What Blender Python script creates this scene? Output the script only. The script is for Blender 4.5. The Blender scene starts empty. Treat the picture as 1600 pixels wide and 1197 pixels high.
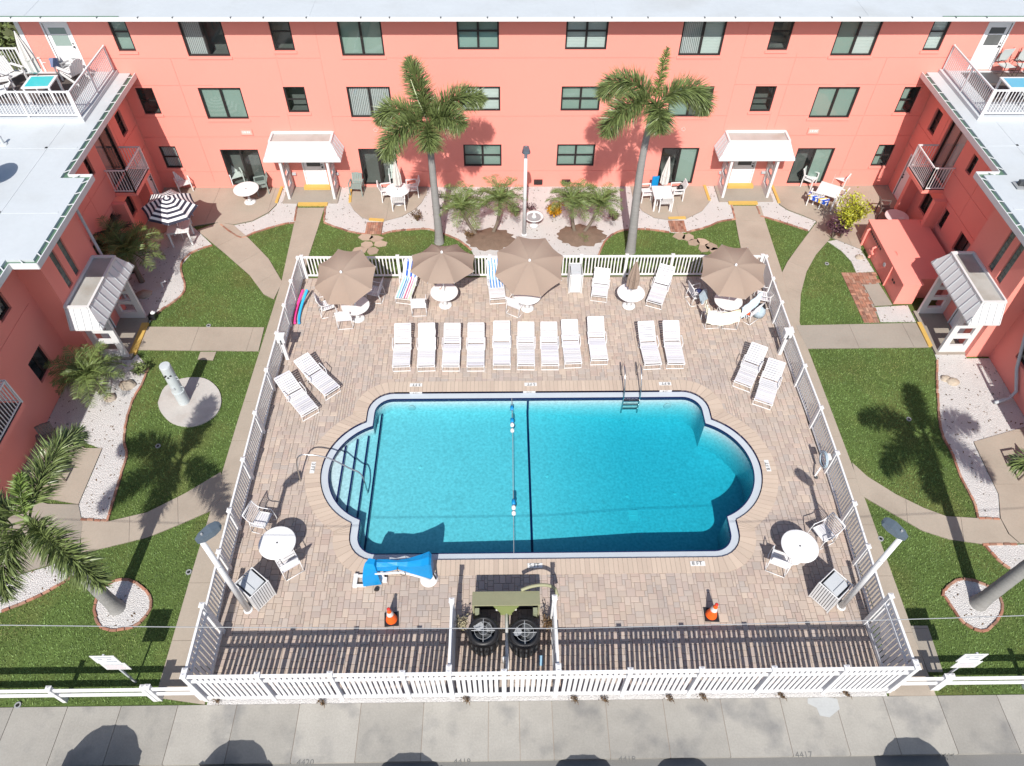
import bpy, math, random
import numpy as np
from mathutils import Vector, Matrix
from mathutils.geometry import tessellate_polygon
random.seed(7)
rng = np.random.default_rng(11)
S = bpy.context.scene
COL = S.collection
PI = math.pi
R = math.radians

# ---------------------------------------------------------------- camera, sky, sun, exposure
cd = bpy.data.cameras.new('camera')
cam = bpy.data.objects.new('camera', cd)
COL.objects.link(cam)
_r, _u, _b = Vector((0.999889, -0.013779, 0.005723)), Vector((0.006851, 0.764705, 0.644344)), Vector((-0.013255, -0.644233, 0.764714))
cam.matrix_world = Matrix(((_r.x, _u.x, _b.x, -1.28), (_r.y, _u.y, _b.y, 0.0), (_r.z, _u.z, _b.z, 20.0), (0, 0, 0, 1)))
cd.sensor_width = 36.0
cd.lens = 25.379
cd.clip_start = 0.1
cd.clip_end = 2000
S.camera = cam

SUN_EL, SUN_AZ = R(45.2), R(-94.0)          # direction towards the sun: azimuth measured from +x
sd = Vector((math.cos(SUN_EL) * math.cos(SUN_AZ), math.cos(SUN_EL) * math.sin(SUN_AZ), math.sin(SUN_EL)))
W = bpy.data.worlds.new('World')
S.world = W
W.use_nodes = True
nt = W.node_tree
sky = nt.nodes.new('ShaderNodeTexSky')
sky.sky_type = 'NISHITA'
sky.sun_disc = False
sky.sun_elevation = SUN_EL
sky.sun_rotation = math.atan2(sd.x, sd.y)
sky.air_density = 1.0
sky.dust_density = 1.2
nt.links.new(sky.outputs[0], nt.nodes['Background'].inputs[0])
nt.nodes['Background'].inputs[1].default_value = 0.112
sl = bpy.data.lights.new('sun', 'SUN')
sl.energy = 4.85
sl.angle = R(0.53)
sl.color = (1.0, 0.955, 0.89)
sun = bpy.data.objects.new('sun', sl)
COL.objects.link(sun)
sun.rotation_euler = sd.to_track_quat('Z', 'Y').to_euler()
S.view_settings.view_transform = 'Standard'
S.view_settings.look = 'None'
S.view_settings.exposure = 0.35
S.view_settings.gamma = 1.0
S.view_settings.use_curve_mapping = False
S.cycles.max_bounces = 8
S.cycles.transparent_max_bounces = 24
S.cycles.diffuse_bounces = 4
S.cycles.caustics_reflective = False
S.cycles.caustics_refractive = False
S.cycles.use_denoising = True

# ---------------------------------------------------------------- helpers
class MB:
    """collects faces of one mesh"""
    def __init__(s): s.v = []; s.f = []; s.m = []
    def add(s, vs, fs, m=0):
        o = len(s.v)
        s.v += [tuple(p) for p in vs]
        s.f += [tuple(i + o for i in f) for f in fs]
        s.m += [m] * len(fs)
        return s
    def face(s, pts, m=0): return s.add(pts, [tuple(range(len(pts)))], m)
    def box(s, c, d, rz=0, m=0, rx=0, ry=0):
        x, y, z = d[0] / 2, d[1] / 2, d[2] / 2
        vs = [(-x, -y, -z), (x, -y, -z), (x, y, -z), (-x, y, -z), (-x, -y, z), (x, -y, z), (x, y, z), (-x, y, z)]
        if rz or rx or ry:
            M = Matrix.Rotation(rz, 3, 'Z') @ Matrix.Rotation(ry, 3, 'Y') @ Matrix.Rotation(rx, 3, 'X')
            vs = [M @ Vector(p) for p in vs]
        vs = [(p[0] + c[0], p[1] + c[1], p[2] + c[2]) for p in vs]
        return s.add(vs, [(0, 3, 2, 1), (4, 5, 6, 7), (0, 1, 5, 4), (1, 2, 6, 5), (2, 3, 7, 6), (3, 0, 4, 7)], m)
    def b(s, x0, x1, y0, y1, z0, z1, m=0):
        return s.box(((x0 + x1) / 2, (y0 + y1) / 2, (z0 + z1) / 2), (abs(x1 - x0), abs(y1 - y0), abs(z1 - z0)), m=m)
    def cbox(s, c, d, ch, rz=0, m=0):
        """box without a bottom, chamfered round its top"""
        x, y, z = d[0] / 2, d[1] / 2, d[2]
        P = []
        for (ix, iy, iz) in ((0, 0, -z), (0, 0, -ch), (ch, ch, 0)):
            P += [(-x + ix, -y + iy, iz), (x - ix, -y + iy, iz), (x - ix, y - iy, iz), (-x + ix, y - iy, iz)]
        ca, sa = math.cos(rz), math.sin(rz)
        P = [(c[0] + p[0] * ca - p[1] * sa, c[1] + p[0] * sa + p[1] * ca, c[2] + p[2]) for p in P]
        F = [(8, 9, 10, 11)]
        for k in (0, 4):
            for i in range(4):
                j = (i + 1) % 4
                F.append((k + i, k + j, k + 4 + j, k + 4 + i))
        return s.add(P, F, m)
    def bar(s, p, q, w, h=None, m=0, up=(0, 0, 1)):
        p, q = Vector(p), Vector(q); h = h or w
        d = (q - p).normalized(); u = Vector(up)
        if abs(d.dot(u)) > .98: u = Vector((0, 1, 0))
        a = d.cross(u).normalized() * (w / 2); c = a.cross(d).normalized() * (h / 2)
        vs = [p - a - c, p + a - c, p + a + c, p - a + c, q - a - c, q + a - c, q + a + c, q - a + c]
        return s.add(vs, [(0, 3, 2, 1), (4, 5, 6, 7), (0, 1, 5, 4), (1, 2, 6, 5), (2, 3, 7, 6), (3, 0, 4, 7)], m)
    def tube(s, pts, r, n=6, m=0, cap=True, closed=False):
        pts = [Vector(p) for p in pts]; N = len(pts); rs = r if isinstance(r, (list, tuple)) else [r] * N
        rings = []; ref = None
        for i, p in enumerate(pts):
            if closed: t = pts[(i + 1) % N] - pts[i - 1]
            else: t = pts[min(i + 1, N - 1)] - pts[max(i - 1, 0)]
            t.normalize()
            if ref is None: ref = Vector((0, 0, 1)) if abs(t.z) < .9 else Vector((1, 0, 0))
            a = t.cross(ref).normalized(); c = a.cross(t).normalized(); ref = c
            rings.append([p + (a * math.cos(2 * PI * k / n) + c * math.sin(2 * PI * k / n)) * rs[i] for k in range(n)])
        vs = [q for ring in rings for q in ring]; F = []
        for i in range(N if closed else N - 1):
            j = (i + 1) % N
            for k in range(n): F.append((i * n + k, i * n + (k + 1) % n, j * n + (k + 1) % n, j * n + k))
        if cap and not closed: F += [tuple(range(n))[::-1], tuple((N - 1) * n + k for k in range(n))]
        return s.add(vs, F, m)
    def lathe(s, prof, n=16, c=(0, 0, 0), m=0, cap=True):
        vs = [(c[0] + r * math.cos(2 * PI * k / n), c[1] + r * math.sin(2 * PI * k / n), c[2] + z) for r, z in prof for k in range(n)]
        F = []
        for i in range(len(prof) - 1):
            for k in range(n): F.append((i * n + k, i * n + (k + 1) % n, (i + 1) * n + (k + 1) % n, (i + 1) * n + k))
        if cap: F += [tuple(range(n))[::-1], tuple((len(prof) - 1) * n + k for k in range(n))]
        return s.add(vs, F, m)
    def prism(s, poly, z0, z1, m=0, bottom=False):
        poly = ccw([(p[0], p[1]) for p in poly]); n = len(poly)
        vs = [(x, y, z0) for x, y in poly] + [(x, y, z1) for x, y in poly]
        tr = tessellate_polygon([[Vector((x, y, 0)) for x, y in poly]])
        F = [orient(poly, t, n) for t in tr]
        F += [(i, (i + 1) % n, n + (i + 1) % n, n + i) for i in range(n)]
        if bottom: F += [tuple(i - n for i in f)[::-1] for f in F[:len(tr)]]
        return s.add(vs, F, m)
    def mesh(s, name, mats, smooth=False):
        me = bpy.data.meshes.new(name)
        me.from_pydata(s.v, [], s.f)
        for mt in (mats if isinstance(mats, (list, tuple)) else [mats]): me.materials.append(mt)
        if any(s.m): me.polygons.foreach_set('material_index', s.m)
        if smooth: me.polygons.foreach_set('use_smooth', [True] * len(s.f))
        me.update()
        return me

def area2(p): return sum(p[i][0] * p[(i + 1) % len(p)][1] - p[(i + 1) % len(p)][0] * p[i][1] for i in range(len(p)))
def ccw(p): return p if area2(p) > 0 else p[::-1]
def orient(poly, t, n):
    a, b, c = [poly[i] for i in t]
    if (b[0] - a[0]) * (c[1] - a[1]) - (b[1] - a[1]) * (c[0] - a[0]) < 0: t = (t[0], t[2], t[1])
    return tuple(i + n for i in t)
def inst(name, me, parent=None, loc=(0, 0, 0), rot=None, sc=None):
    o = bpy.data.objects.new(name, me); COL.objects.link(o)
    if parent is not None: o.parent = parent
    o.location = loc
    if rot is not None: o.rotation_euler = rot if isinstance(rot, (tuple, list)) else (0, 0, rot)
    if sc is not None: o.scale = sc if isinstance(sc, (tuple, list)) else (sc, sc, sc)
    return o
def obj(name, mb, mats, parent=None, loc=(0, 0, 0), rot=None, smooth=False):
    return inst(name, mb.mesh(name, mats, smooth), parent, loc, rot)
def tag(o, label, cat, group=None):
    o['label'] = label; o['category'] = cat
    if group: o['group'] = group
    return o
def thing(name, label, cat, loc=(0, 0, 0), rz=0, group=None):
    o = bpy.data.objects.new(name, None); COL.objects.link(o)
    o.empty_display_size = .1
    o.location = (loc[0], loc[1], loc[2] if len(loc) > 2 else 0); o.rotation_euler = (0, 0, rz)
    return tag(o, label, cat, group)
def struct(o): o['kind'] = 'structure'; return o
def stuff(o): o['kind'] = 'stuff'; return o
def dup(root, label, loc, rz=0, group=None):
    r = root.copy(); COL.objects.link(r); r['label'] = label
    r.location = (loc[0], loc[1], loc[2] if len(loc) > 2 else 0); r.rotation_euler = (0, 0, rz)
    if group: r['group'] = group
    for ch in list(root.children):
        c = ch.copy(); COL.objects.link(c); c.parent = r
        for g in ch.children:
            d = g.copy(); COL.objects.link(d); d.parent = c
    return r
def ang(a, b): return math.atan2(b[1] - a[1], b[0] - a[0])
def inpoly(px, py, poly):
    """numpy point-in-polygon"""
    r = np.zeros(len(px), bool); n = len(poly); j = n - 1
    for i in range(n):
        xi, yi, xj, yj = poly[i][0], poly[i][1], poly[j][0], poly[j][1]
        if yi != yj: r ^= ((yi > py) != (yj > py)) & (px < (xj - xi) * (py - yi) / (yj - yi) + xi)
        j = i
    return r
def clip(poly, nx, ny, d):
    """part of poly where nx*x+ny*y <= d"""
    out = []
    for i in range(len(poly)):
        a, b = poly[i], poly[(i + 1) % len(poly)]
        fa, fb = nx * a[0] + ny * a[1] - d, nx * b[0] + ny * b[1] - d
        if fa <= 0: out.append((a[0], a[1]))
        if (fa < 0 < fb) or (fb < 0 < fa):
            t = fa / (fa - fb); out.append((a[0] + (b[0] - a[0]) * t, a[1] + (b[1] - a[1]) * t))
    return out
def smooth_line(pts, k=6):
    """Catmull-Rom through points"""
    P = [Vector((p[0], p[1], p[2] if len(p) > 2 else 0)) for p in pts]; out = []
    for i in range(len(P) - 1):
        a, b, c, d = P[max(i - 1, 0)], P[i], P[i + 1], P[min(i + 2, len(P) - 1)]
        for j in range(k):
            t = j / k
            out.append(.5 * ((2 * b) + (c - a) * t + (2 * a - 5 * b + 4 * c - d) * t * t + (3 * b - a - 3 * c + d) * t ** 3))
    out.append(P[-1])
    return [tuple(p) for p in out]
def arc_pts(cx, cy, r, a0, a1, n): return [(cx + r * math.cos(a0 + (a1 - a0) * i / n), cy + r * math.sin(a0 + (a1 - a0) * i / n)) for i in range(n + 1)]

# ---------------------------------------------------------------- materials
def PM(name, col, rough=.7, var=.1, vs=1.5, grain=.08, gs=40, bump=.15, bs=60, rnd=0.0, hue=0.0, spec=.4, metal=0, coat=0, stain=None, stain_s=.6, stain_a=.5, aniso=None, tint=None):
    m = bpy.data.materials.new(name); m.use_nodes = True
    n, l = m.node_tree.nodes, m.node_tree.links
    b = n['Principled BSDF']
    b.inputs['Roughness'].default_value = rough
    b.inputs['Metallic'].default_value = metal
    b.inputs['Specular IOR Level'].default_value = spec
    if coat: b.inputs['Coat Weight'].default_value = coat; b.inputs['Coat Roughness'].default_value = .06
    geo = n.new('ShaderNodeNewGeometry'); pos = geo.outputs['Position']
    if aniso:
        mp = n.new('ShaderNodeMapping'); mp.inputs['Scale'].default_value = aniso; l.new(pos, mp.inputs['Vector']); pos = mp.outputs[0]
    def noise(s, d=3, w=0):
        t = n.new('ShaderNodeTexNoise'); t.inputs['Scale'].default_value = s; t.inputs['Detail'].default_value = d
        l.new(pos, t.inputs['Vector']); return t.outputs['Fac']
    def math_(op, a, c, d=None):
        t = n.new('ShaderNodeMath'); t.operation = op
        for i, q in enumerate((a, c, d)):
            if q is None: continue
            if isinstance(q, (int, float)): t.inputs[i].default_value = q
            else: l.new(q, t.inputs[i])
        return t.outputs[0]
    fac = math_('MULTIPLY_ADD', noise(vs), 2 * var, 1 - var)
    if grain: fac = math_('ADD', fac, math_('MULTIPLY_ADD', noise(gs, 2), 2 * grain, -grain))
    base = n.new('ShaderNodeRGB'); base.outputs[0].default_value = (*col, 1); c = base.outputs[0]
    if rnd or hue:
        oi = n.new('ShaderNodeObjectInfo')
        rr = math_('FRACT', math_('ADD', oi.outputs['Random'], geo.outputs['Random Per Island']), 0)
        if tint:
            ramp = n.new('ShaderNodeValToRGB'); ramp.color_ramp.interpolation = 'LINEAR'
            e = ramp.color_ramp.elements
            while len(e) < len(tint): e.new(.5)
            for i, tc in enumerate(tint): e[i].position = i / (len(tint) - 1); e[i].color = (*tc, 1)
            l.new(rr, ramp.inputs[0]); c = ramp.outputs[0]
        r2 = math_('FRACT', math_('MULTIPLY', rr, 7.31), 0)
        fac = math_('MULTIPLY', fac, math_('MULTIPLY_ADD', r2, 2 * rnd, 1 - rnd))
    if stain:
        mx = n.new('ShaderNodeMix'); mx.data_type = 'RGBA'
        sf = math_('MULTIPLY', math_('SMOOTH_MIN', math_('MAXIMUM', math_('MULTIPLY_ADD', noise(stain_s, 5), 4.5, -2.3), 0), 1, .2), stain_a)
        l.new(sf, mx.inputs['Factor']); l.new(c, mx.inputs['A']); mx.inputs['B'].default_value = (*stain, 1); c = mx.outputs['Result']
    sc = n.new('ShaderNodeVectorMath'); sc.operation = 'SCALE'
    l.new(c, sc.inputs[0]); l.new(fac, sc.inputs['Scale']); l.new(sc.outputs[0], b.inputs['Base Color'])
    if bump:
        bp = n.new('ShaderNodeBump'); bp.inputs['Strength'].default_value = bump; bp.inputs['Distance'].default_value = .02
        l.new(noise(bs, 3), bp.inputs['Height']); l.new(bp.outputs[0], b.inputs['Normal'])
    return m

WHITE = PM('white_vinyl', (.66, .66, .665), .45, .03, 2, .02, 30, .03, 20)
WPAINT = PM('white_paint', (.60, .605, .61), .5, .06, 2, .04, 20, .06, 30)
PLASTIC = PM('white_plastic', (.66, .66, .66), .4, .03, 3, .02, 30, 0)
STRAP = PM('white_strap', (.6, .6, .62), .5, .05, 4, .04, 30, .05, 60, rnd=.09, hue=1, tint=((.60, .60, .61), (.56, .555, .60), (.62, .61, .61), (.58, .59, .62)))
SLING = PM('white_sling', (.58, .58, .60), .7, .05, 4, .06, 120, .2, 200)
ROOF = PM('white_roof_membrane', (.48, .51, .53), .55, .06, .8, .04, 6, .55, 1.3, stain=(.33, .33, .31), stain_s=.35, stain_a=.35)
PINK = PM('salmon_stucco', (.79, .275, .226), .85, .04, .5, .03, 25, .25, 55, stain=(.75, .24, .195), stain_s=.5, stain_a=.3, spec=.2)
PINKT = PM('salmon_trim', (.81, .28, .23), .8, .04, .8, .02, 25, .1, 50, spec=.2)
BRONZE = PM('bronze_frame', (.022, .02, .02), .4, .1, 3, 0, 20, 0)
CONC = PM('concrete_walk', (.345, .296, .242), .9, .13, 1.1, .10, 22, .2, 70, stain=(.27, .225, .18), stain_s=.5, stain_a=.55, spec=.2)
CONC2 = PM('concrete_grey', (.30, .27, .23), .9, .10, .7, .08, 14, .2, 70, stain=(.22, .19, .16), stain_s=.6, stain_a=.55, spec=.2)
APRON = PM('concrete_apron', (.305, .292, .265), .9, .14, 1.8, .13, 20, .3, 60, rnd=.10, stain=(.155, .155, .155), stain_s=1.0, stain_a=.85, spec=.2)
GROUND = PM('sandy_ground', (.10, .11, .05), .95, .25, .3, .15, 4, .2, 20, spec=.1)
LAWN = PM('lawn_soil', (.082, .122, .034), .95, .25, .6, .4, 20, .5, 40, stain=(.16, .13, .05), stain_s=.45, stain_a=.45, spec=.1)
GRASS = PM('grass_blade', (.125, .195, .054), .6, .22, .6, .28, 9, 0, rnd=.5, spec=.3, stain=(.21, .17, .06), stain_s=.55, stain_a=.5)
YELLOW = PM('yellow_paint', (.52, .34, .09), .7, .08, 4, .08, 30, .1, 60)
BRICK = PM('red_brick', (.36, .13, .07), .9, .12, 6, .1, 60, .2, 80, rnd=.25, hue=1, tint=((.27, .125, .085), (.34, .17, .115), (.33, .20, .145), (.23, .115, .085)), spec=.2)
PAVER = PM('tumbled_paver', (.4, .3, .24), .88, .12, 1.1, .07, 45, .2, 70, rnd=.07, hue=1, spec=.25,
           tint=((.40, .33, .28), (.43, .355, .30), (.385, .31, .27), (.375, .325, .29), (.44, .36, .295), (.405, .315, .27)), stain=(.30, .265, .255), stain_s=.42, stain_a=.5)
JOINT = PM('joint_sand', (.29, .245, .21), .95, .1, 3, .1, 50, .1, 60, spec=.1)
COPING = PM('tan_coping', (.47, .37, .28), .85, .06, 2, .05, 40, .15, 60, rnd=.045, hue=1, tint=((.45, .365, .295), (.475, .385, .31), (.43, .345, .28)), spec=.25)
LEDGE = PM('grey_pool_ledge', (.42, .46, .50), .6, .07, 3, .06, 60, .1, 80)
NAVY = PM('navy_tile', (.012, .014, .07), .25, .15, 8, .1, 40, .05, 30, rnd=.2)
PLASTER = PM('plaster_ripple_light', (.62, .58, .60), .7, .05, 1.0, .34, 11, .2, 20)  # strong grain paints the water's ripple light into the plaster colour
UMB = PM('tan_canopy', (.37, .285, .23), .85, .03, 2, .03, 200, .1, 150, spec=.2)
def translucent(m, w):
    n, l = m.node_tree.nodes, m.node_tree.links; b = n['Principled BSDF']; t = n.new('ShaderNodeBsdfTranslucent'); mx = n.new('ShaderNodeMixShader'); mx.inputs[0].default_value = w
    l.new(b.inputs['Base Color'].links[0].from_socket, t.inputs[0]); l.new(b.outputs[0], mx.inputs[1]); l.new(t.outputs[0], mx.inputs[2]); l.new(mx.outputs[0], n['Material Output'].inputs['Surface'])
translucent(UMB, .3)
UMBW = PM('pale_canopy', (.55, .53, .50), .85, .05, 4, .04, 100, .1, 90, spec=.2)
BLACKM = PM('black_plastic', (.018, .018, .02), .45, .1, 4, .05, 30, .05, 30)
DGREY = PM('dark_grey', (.06, .065, .07), .5, .1, 4, .05, 30, .05, 30)
MGREY = PM('mid_grey', (.27, .28, .29), .6, .1, 3, .05, 30, .05, 30)
STEEL = PM('stainless_steel', (.55, .55, .55), .22, .05, 4, 0, 30, 0, metal=1)
ALU = PM('grey_metal', (.42, .44, .46), .45, .08, 3, .04, 30, .03, 30)
BLUE = PM('blue_vinyl_cover', (.003, .225, .52), .5, .08, 4, .04, 30, .8, 5)
ORANGE = PM('orange_cone', (.85, .12, .015), .5, .06, 6, 0, 30, 0)
OLIVE = PM('olive_cabinet', (.27, .27, .165), .6, .1, 3, .06, 20, .1, 20)
GREENG = PM('green_gutter', (.10, .18, .125), .5, .2, 3, .1, 20, .1, 20)
DECKB = PM('brown_deck', (.085, .07, .065), .8, .12, 2, .1, 20, .1, 40)
TEAL = PM('teal_top', (.05, .45, .47), .35, .05, 4, 0, 30, 0)
SKYB = PM('pale_blue_top', (.12, .40, .55), .35, .05, 4, 0, 30, 0)
TRUNK = PM('palm_trunk_bark', (.25, .245, .235), .9, .15, 2, .15, 18, .4, 25, aniso=(1, 1, 6), spec=.1)
GTRUNK = PM('crownshaft_green', (.17, .24, .08), .6, .15, 3, .08, 18, .1, 25)
BTRUNK = PM('brown_trunk_bark', (.17, .14, .11), .95, .2, 5, .2, 30, .5, 30, spec=.1)
LEAFD = PM('palm_leaf', (.135, .175, .06), .38, .2, 2, .1, 20, 0, rnd=.35, spec=.4)
LEAFL = PM('young_palm_leaf', (.14, .205, .05), .45, .2, 2, .1, 20, 0, rnd=.3, spec=.4)
LEAFP = PM('date_palm_leaf', (.13, .175, .055), .45, .2, 2, .1, 20, 0, rnd=.35, spec=.3)
LEAFY = PM('croton_leaf', (.33, .34, .03), .45, .25, 4, .1, 20, 0, rnd=.4, spec=.4)
LEAFR = PM('purple_leaf', (.10, .045, .06), .5, .25, 4, .1, 20, 0, rnd=.4, spec=.3)
LEAFO = PM('golden_leaf', (.50, .27, .02), .5, .25, 4, .1, 20, 0, rnd=.45, spec=.3)
DRYL = PM('dry_leaf', (.12, .075, .04), .9, .2, 4, .1, 20, 0, rnd=.4, spec=.1)
MULCH = PM('mulch', (.17, .12, .09), .95, .25, 4, .3, 30, .6, 30, spec=.1)
STONE = PM('field_stone', (.40, .34, .27), .9, .2, 3, .15, 15, .5, 10, spec=.2)
ASPH = PM('asphalt', (.17, .168, .162), .9, .12, 1, .15, 40, .3, 90, spec=.2)
ROBE = PM('brown_pole', (.05, .04, .035), .6, .1, 3, 0, 20, 0)

def gravel_mat():
    m = PM('white_gravel', (.585, .57, .555), .9, .08, .9, .30, 34, 0, spec=.2)
    n, l = m.node_tree.nodes, m.node_tree.links; b = n['Principled BSDF']
    geo = n.new('ShaderNodeNewGeometry')
    vo = n.new('ShaderNodeTexVoronoi'); vo.inputs['Scale'].default_value = 42; l.new(geo.outputs['Position'], vo.inputs['Vector'])
    bp = n.new('ShaderNodeBump'); bp.inputs['Strength'].default_value = .9; bp.inputs['Distance'].default_value = .03; bp.invert = True
    l.new(vo.outputs['Distance'], bp.inputs['Height']); l.new(bp.outputs[0], b.inputs['Normal'])
    return m
GRAVEL = gravel_mat()

def glass_mat(name, tint, refl=1.5):
    m = bpy.data.materials.new(name); m.use_nodes = True
    n, l = m.node_tree.nodes, m.node_tree.links; n.remove(n['Principled BSDF'])
    t = n.new('ShaderNodeBsdfTransparent'); t.inputs[0].default_value = (*tint, 1)
    g = n.new('ShaderNodeBsdfGlossy'); g.inputs['Roughness'].default_value = .02
    lw = n.new('ShaderNodeLayerWeight'); lw.inputs['Blend'].default_value = .5
    pw = n.new('ShaderNodeMath'); pw.operation = 'POWER'; l.new(lw.outputs['Facing'], pw.inputs[0]); pw.inputs[1].default_value = 5
    f0 = ((refl - 1) / (refl + 1)) ** 2
    fr = n.new('ShaderNodeMath'); fr.operation = 'MULTIPLY_ADD'; l.new(pw.outputs[0], fr.inputs[0]); fr.inputs[1].default_value = 1 - f0; fr.inputs[2].default_value = f0
    mx = n.new('ShaderNodeMixShader'); l.new(fr.outputs[0], mx.inputs[0]); l.new(t.outputs[0], mx.inputs[1]); l.new(g.outputs[0], mx.inputs[2])
    l.new(mx.outputs[0], n['Material Output'].inputs['Surface'])
    return m
GLASS = glass_mat('window_glass', (.86, .93, .90), 1.7)
def water_mat():
    m = glass_mat('pool_water', (1, 1, 1), 1.33)
    n, l = m.node_tree.nodes, m.node_tree.links
    geo = n.new('ShaderNodeNewGeometry')
    def nz(s, d, dist):
        t = n.new('ShaderNodeTexNoise'); t.inputs['Scale'].default_value = s; t.inputs['Detail'].default_value = d; t.inputs['Distortion'].default_value = dist
        l.new(geo.outputs['Position'], t.inputs['Vector']); return t.outputs['Fac']
    ad = n.new('ShaderNodeMath'); ad.operation = 'MULTIPLY_ADD'
    l.new(nz(14, 2, 1.2), ad.inputs[0]); ad.inputs[1].default_value = .8; l.new(nz(6, 2, .8), ad.inputs[2])
    bp = n.new('ShaderNodeBump'); bp.inputs['Strength'].default_value = .6; bp.inputs['Distance'].default_value = .03
    l.new(ad.outputs[0], bp.inputs['Height'])
    for q in n:
        if q.type in ('BSDF_GLOSSY', 'LAYER_WEIGHT'): l.new(bp.outputs[0], q.inputs['Normal'])
    va = n.new('ShaderNodeVolumeAbsorption'); va.inputs['Color'].default_value = (.0, .82, .885, 1); va.inputs['Density'].default_value = 1.12
    l.new(va.outputs[0], n['Material Output'].inputs['Volume'])
    return m
WATER = water_mat()
def stripe_mat(name, cols, scale, axis, rough=.8):
    m = PM(name, (.5, .5, .5), rough, .04, 3, .04, 60, .1, 90)
    n, l = m.node_tree.nodes, m.node_tree.links; b = n['Principled BSDF']
    tc = n.new('ShaderNodeTexCoord'); sp = n.new('ShaderNodeSeparateXYZ'); l.new(tc.outputs['Object'], sp.inputs[0])
    mu = n.new('ShaderNodeMath'); mu.operation = 'MULTIPLY'; l.new(sp.outputs[axis], mu.inputs[0]); mu.inputs[1].default_value = scale
    fr = n.new('ShaderNodeMath'); fr.operation = 'FRACT'; l.new(mu.outputs[0], fr.inputs[0])
    rp = n.new('ShaderNodeValToRGB'); rp.color_ramp.interpolation = 'CONSTANT'; e = rp.color_ramp.elements
    while len(e) < len(cols): e.new(.5)
    for i, (p, c) in enumerate(cols): e[i].position = p; e[i].color = (*c, 1)
    l.new(fr.outputs[0], rp.inputs[0]); l.new(rp.outputs[0], b.inputs['Base Color'])
    return m
def text_obj(name, txt, size, mat, parent, loc, rot=(0, 0, 0)):
    cu = bpy.data.curves.new(name, 'FONT'); cu.body = txt; cu.size = size; cu.align_x = 'CENTER'; cu.align_y = 'CENTER'; cu.extrude = .001; cu.resolution_u = 2
    t = bpy.data.objects.new(name, cu); COL.objects.link(t)
    me = bpy.data.meshes.new_from_object(t.evaluated_get(bpy.context.evaluated_depsgraph_get()))
    bpy.data.objects.remove(t)
    me.materials.clear(); me.materials.append(mat); me.name = name
    return inst(name, me, parent, loc, rot)

# ================================================================ ground, lawn, walks, gravel
def ring_sheet(name, outer, holes, z, mat):
    lst = [[Vector((p[0], p[1], 0)) for p in q] for q in [outer] + holes]
    flat = [p for q in lst for p in q]
    mb = MB(); mb.add([(p.x, p.y, z) for p in flat], [])
    for t in tessellate_polygon(lst):
        a, b, c = [flat[i] for i in t]
        if (b.x - a.x) * (c.y - a.y) - (b.y - a.y) * (c.x - a.x) < 0: t = (t[0], t[2], t[1])
        mb.f.append(tuple(t)); mb.m.append(0)
    return struct(obj(name, mb, mat))
ring_sheet('ground', [(-220, 5.8), (220, 5.8), (220, 260), (-220, 260)], [[(-8.4, 8.6), (8.4, 8.6), (8.4, 17.8), (-8.4, 17.8)]], -.07, GROUND)
DECKP = [(-9.5, 6.08), (9.02, 6.08), (9.02, 7.8), (9.4, 7.8), (9.4, 22.62), (-9.5, 22.62)]
ring_sheet('lawn', [(-30, 5.86), (30, 5.86), (30, 28.95), (-30, 28.95)], [[(-9.45, 6.05), (9.0, 6.05), (9.35, 7.85), (9.35, 22.6), (-9.45, 22.6)]], -.02, LAWN)
mb = MB().face([(-220, -150, -.12), (220, -150, -.12), (220, 4.6, -.12), (-220, 4.6, -.12)])
struct(obj('parking_lot', mb, ASPH))

COVER = []                                            # polygons no grass grows on
def flat(name, poly, mat, z0, z1, parent=None, cover=True):
    mb = MB().prism(poly, z0, z1)
    if cover: COVER.append([(p[0], p[1]) for p in poly])
    o = obj(name, mb, mat, parent)
    return o if parent else struct(o)
def slabs(name, poly, mat, z, nx, ny, step, off=0.0, gap=.012, par=None):
    """a walk cut by joints into slabs; every slab a part"""
    COVER.append([(p[0], p[1]) for p in poly])
    base = par or struct(obj(name, MB().prism(poly, -.06, z - .012), JOINT))
    q = [nx * p[0] + ny * p[1] for p in poly]
    k = min(q) + off
    while k < max(q):
        piece = clip(clip(poly, nx, ny, k + step - gap / 2), -nx, -ny, -(k + gap / 2))
        if len(piece) >= 3 and abs(area2(piece)) > .02: obj('slab', MB().prism(piece, z - .03, z), mat, base)
        k += step
    return base

# apron of concrete slabs along the lot
jx = [(-15.725,5.34,0)[0], (-14.136,5.321,0)[0], (-12.727,5.303,0)[0], (-11.332,5.286,0)[0], (-9.855,5.268,0)[0], (-8.31,5.249,0)[0], (-6.665,5.229,0)[0], (-5.052,5.209,0)[0], (-3.404,5.189,0)[0], (-1.705,5.168,0)[0], (-0.896,5.158,0)[0], (-0.038,5.147,0)[0], (1.384,5.13,0)[0], (2.905,5.111,0)[0], (4.428,5.092,0)[0], (6.018,5.073,0)[0], (7.478,5.055,0)[0], (8.772,5.039,0)[0], (10.234,5.021,0)[0], (11.829,5.001,0)[0], (13.493,4.981,0)[0]]
apron = struct(obj('parking_apron', MB().b(-26, 26, 4.47, 5.84, -.2, -.02), JOINT))
for a, b in zip([-26] + jx, jx + [26]):
    obj('slab', MB().b(a + .008, b - .008, 4.45, 5.86, -.14, 0), APRON, apron)
COVER.append([(-30, 4), (30, 4), (30, 5.9), (-30, 5.9)])
BLK = PM('faded_black_paint', (.15, .15, .145), .9, .3, 20, .3, 90, 0, spec=.1)
for n, (x, y) in (('4420', (-6.286,4.448,0)[:2]), ('4419', (-2.358,4.413,0)[:2]), ('4418', (1.797,4.419,0)[:2]), ('4417', (6.284,4.466,0)[:2]), ('4416', (9.922,4.377,0)[:2])):
    text_obj('stall_number', n, .22, BLK, apron, (x, y, .003))

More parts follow.
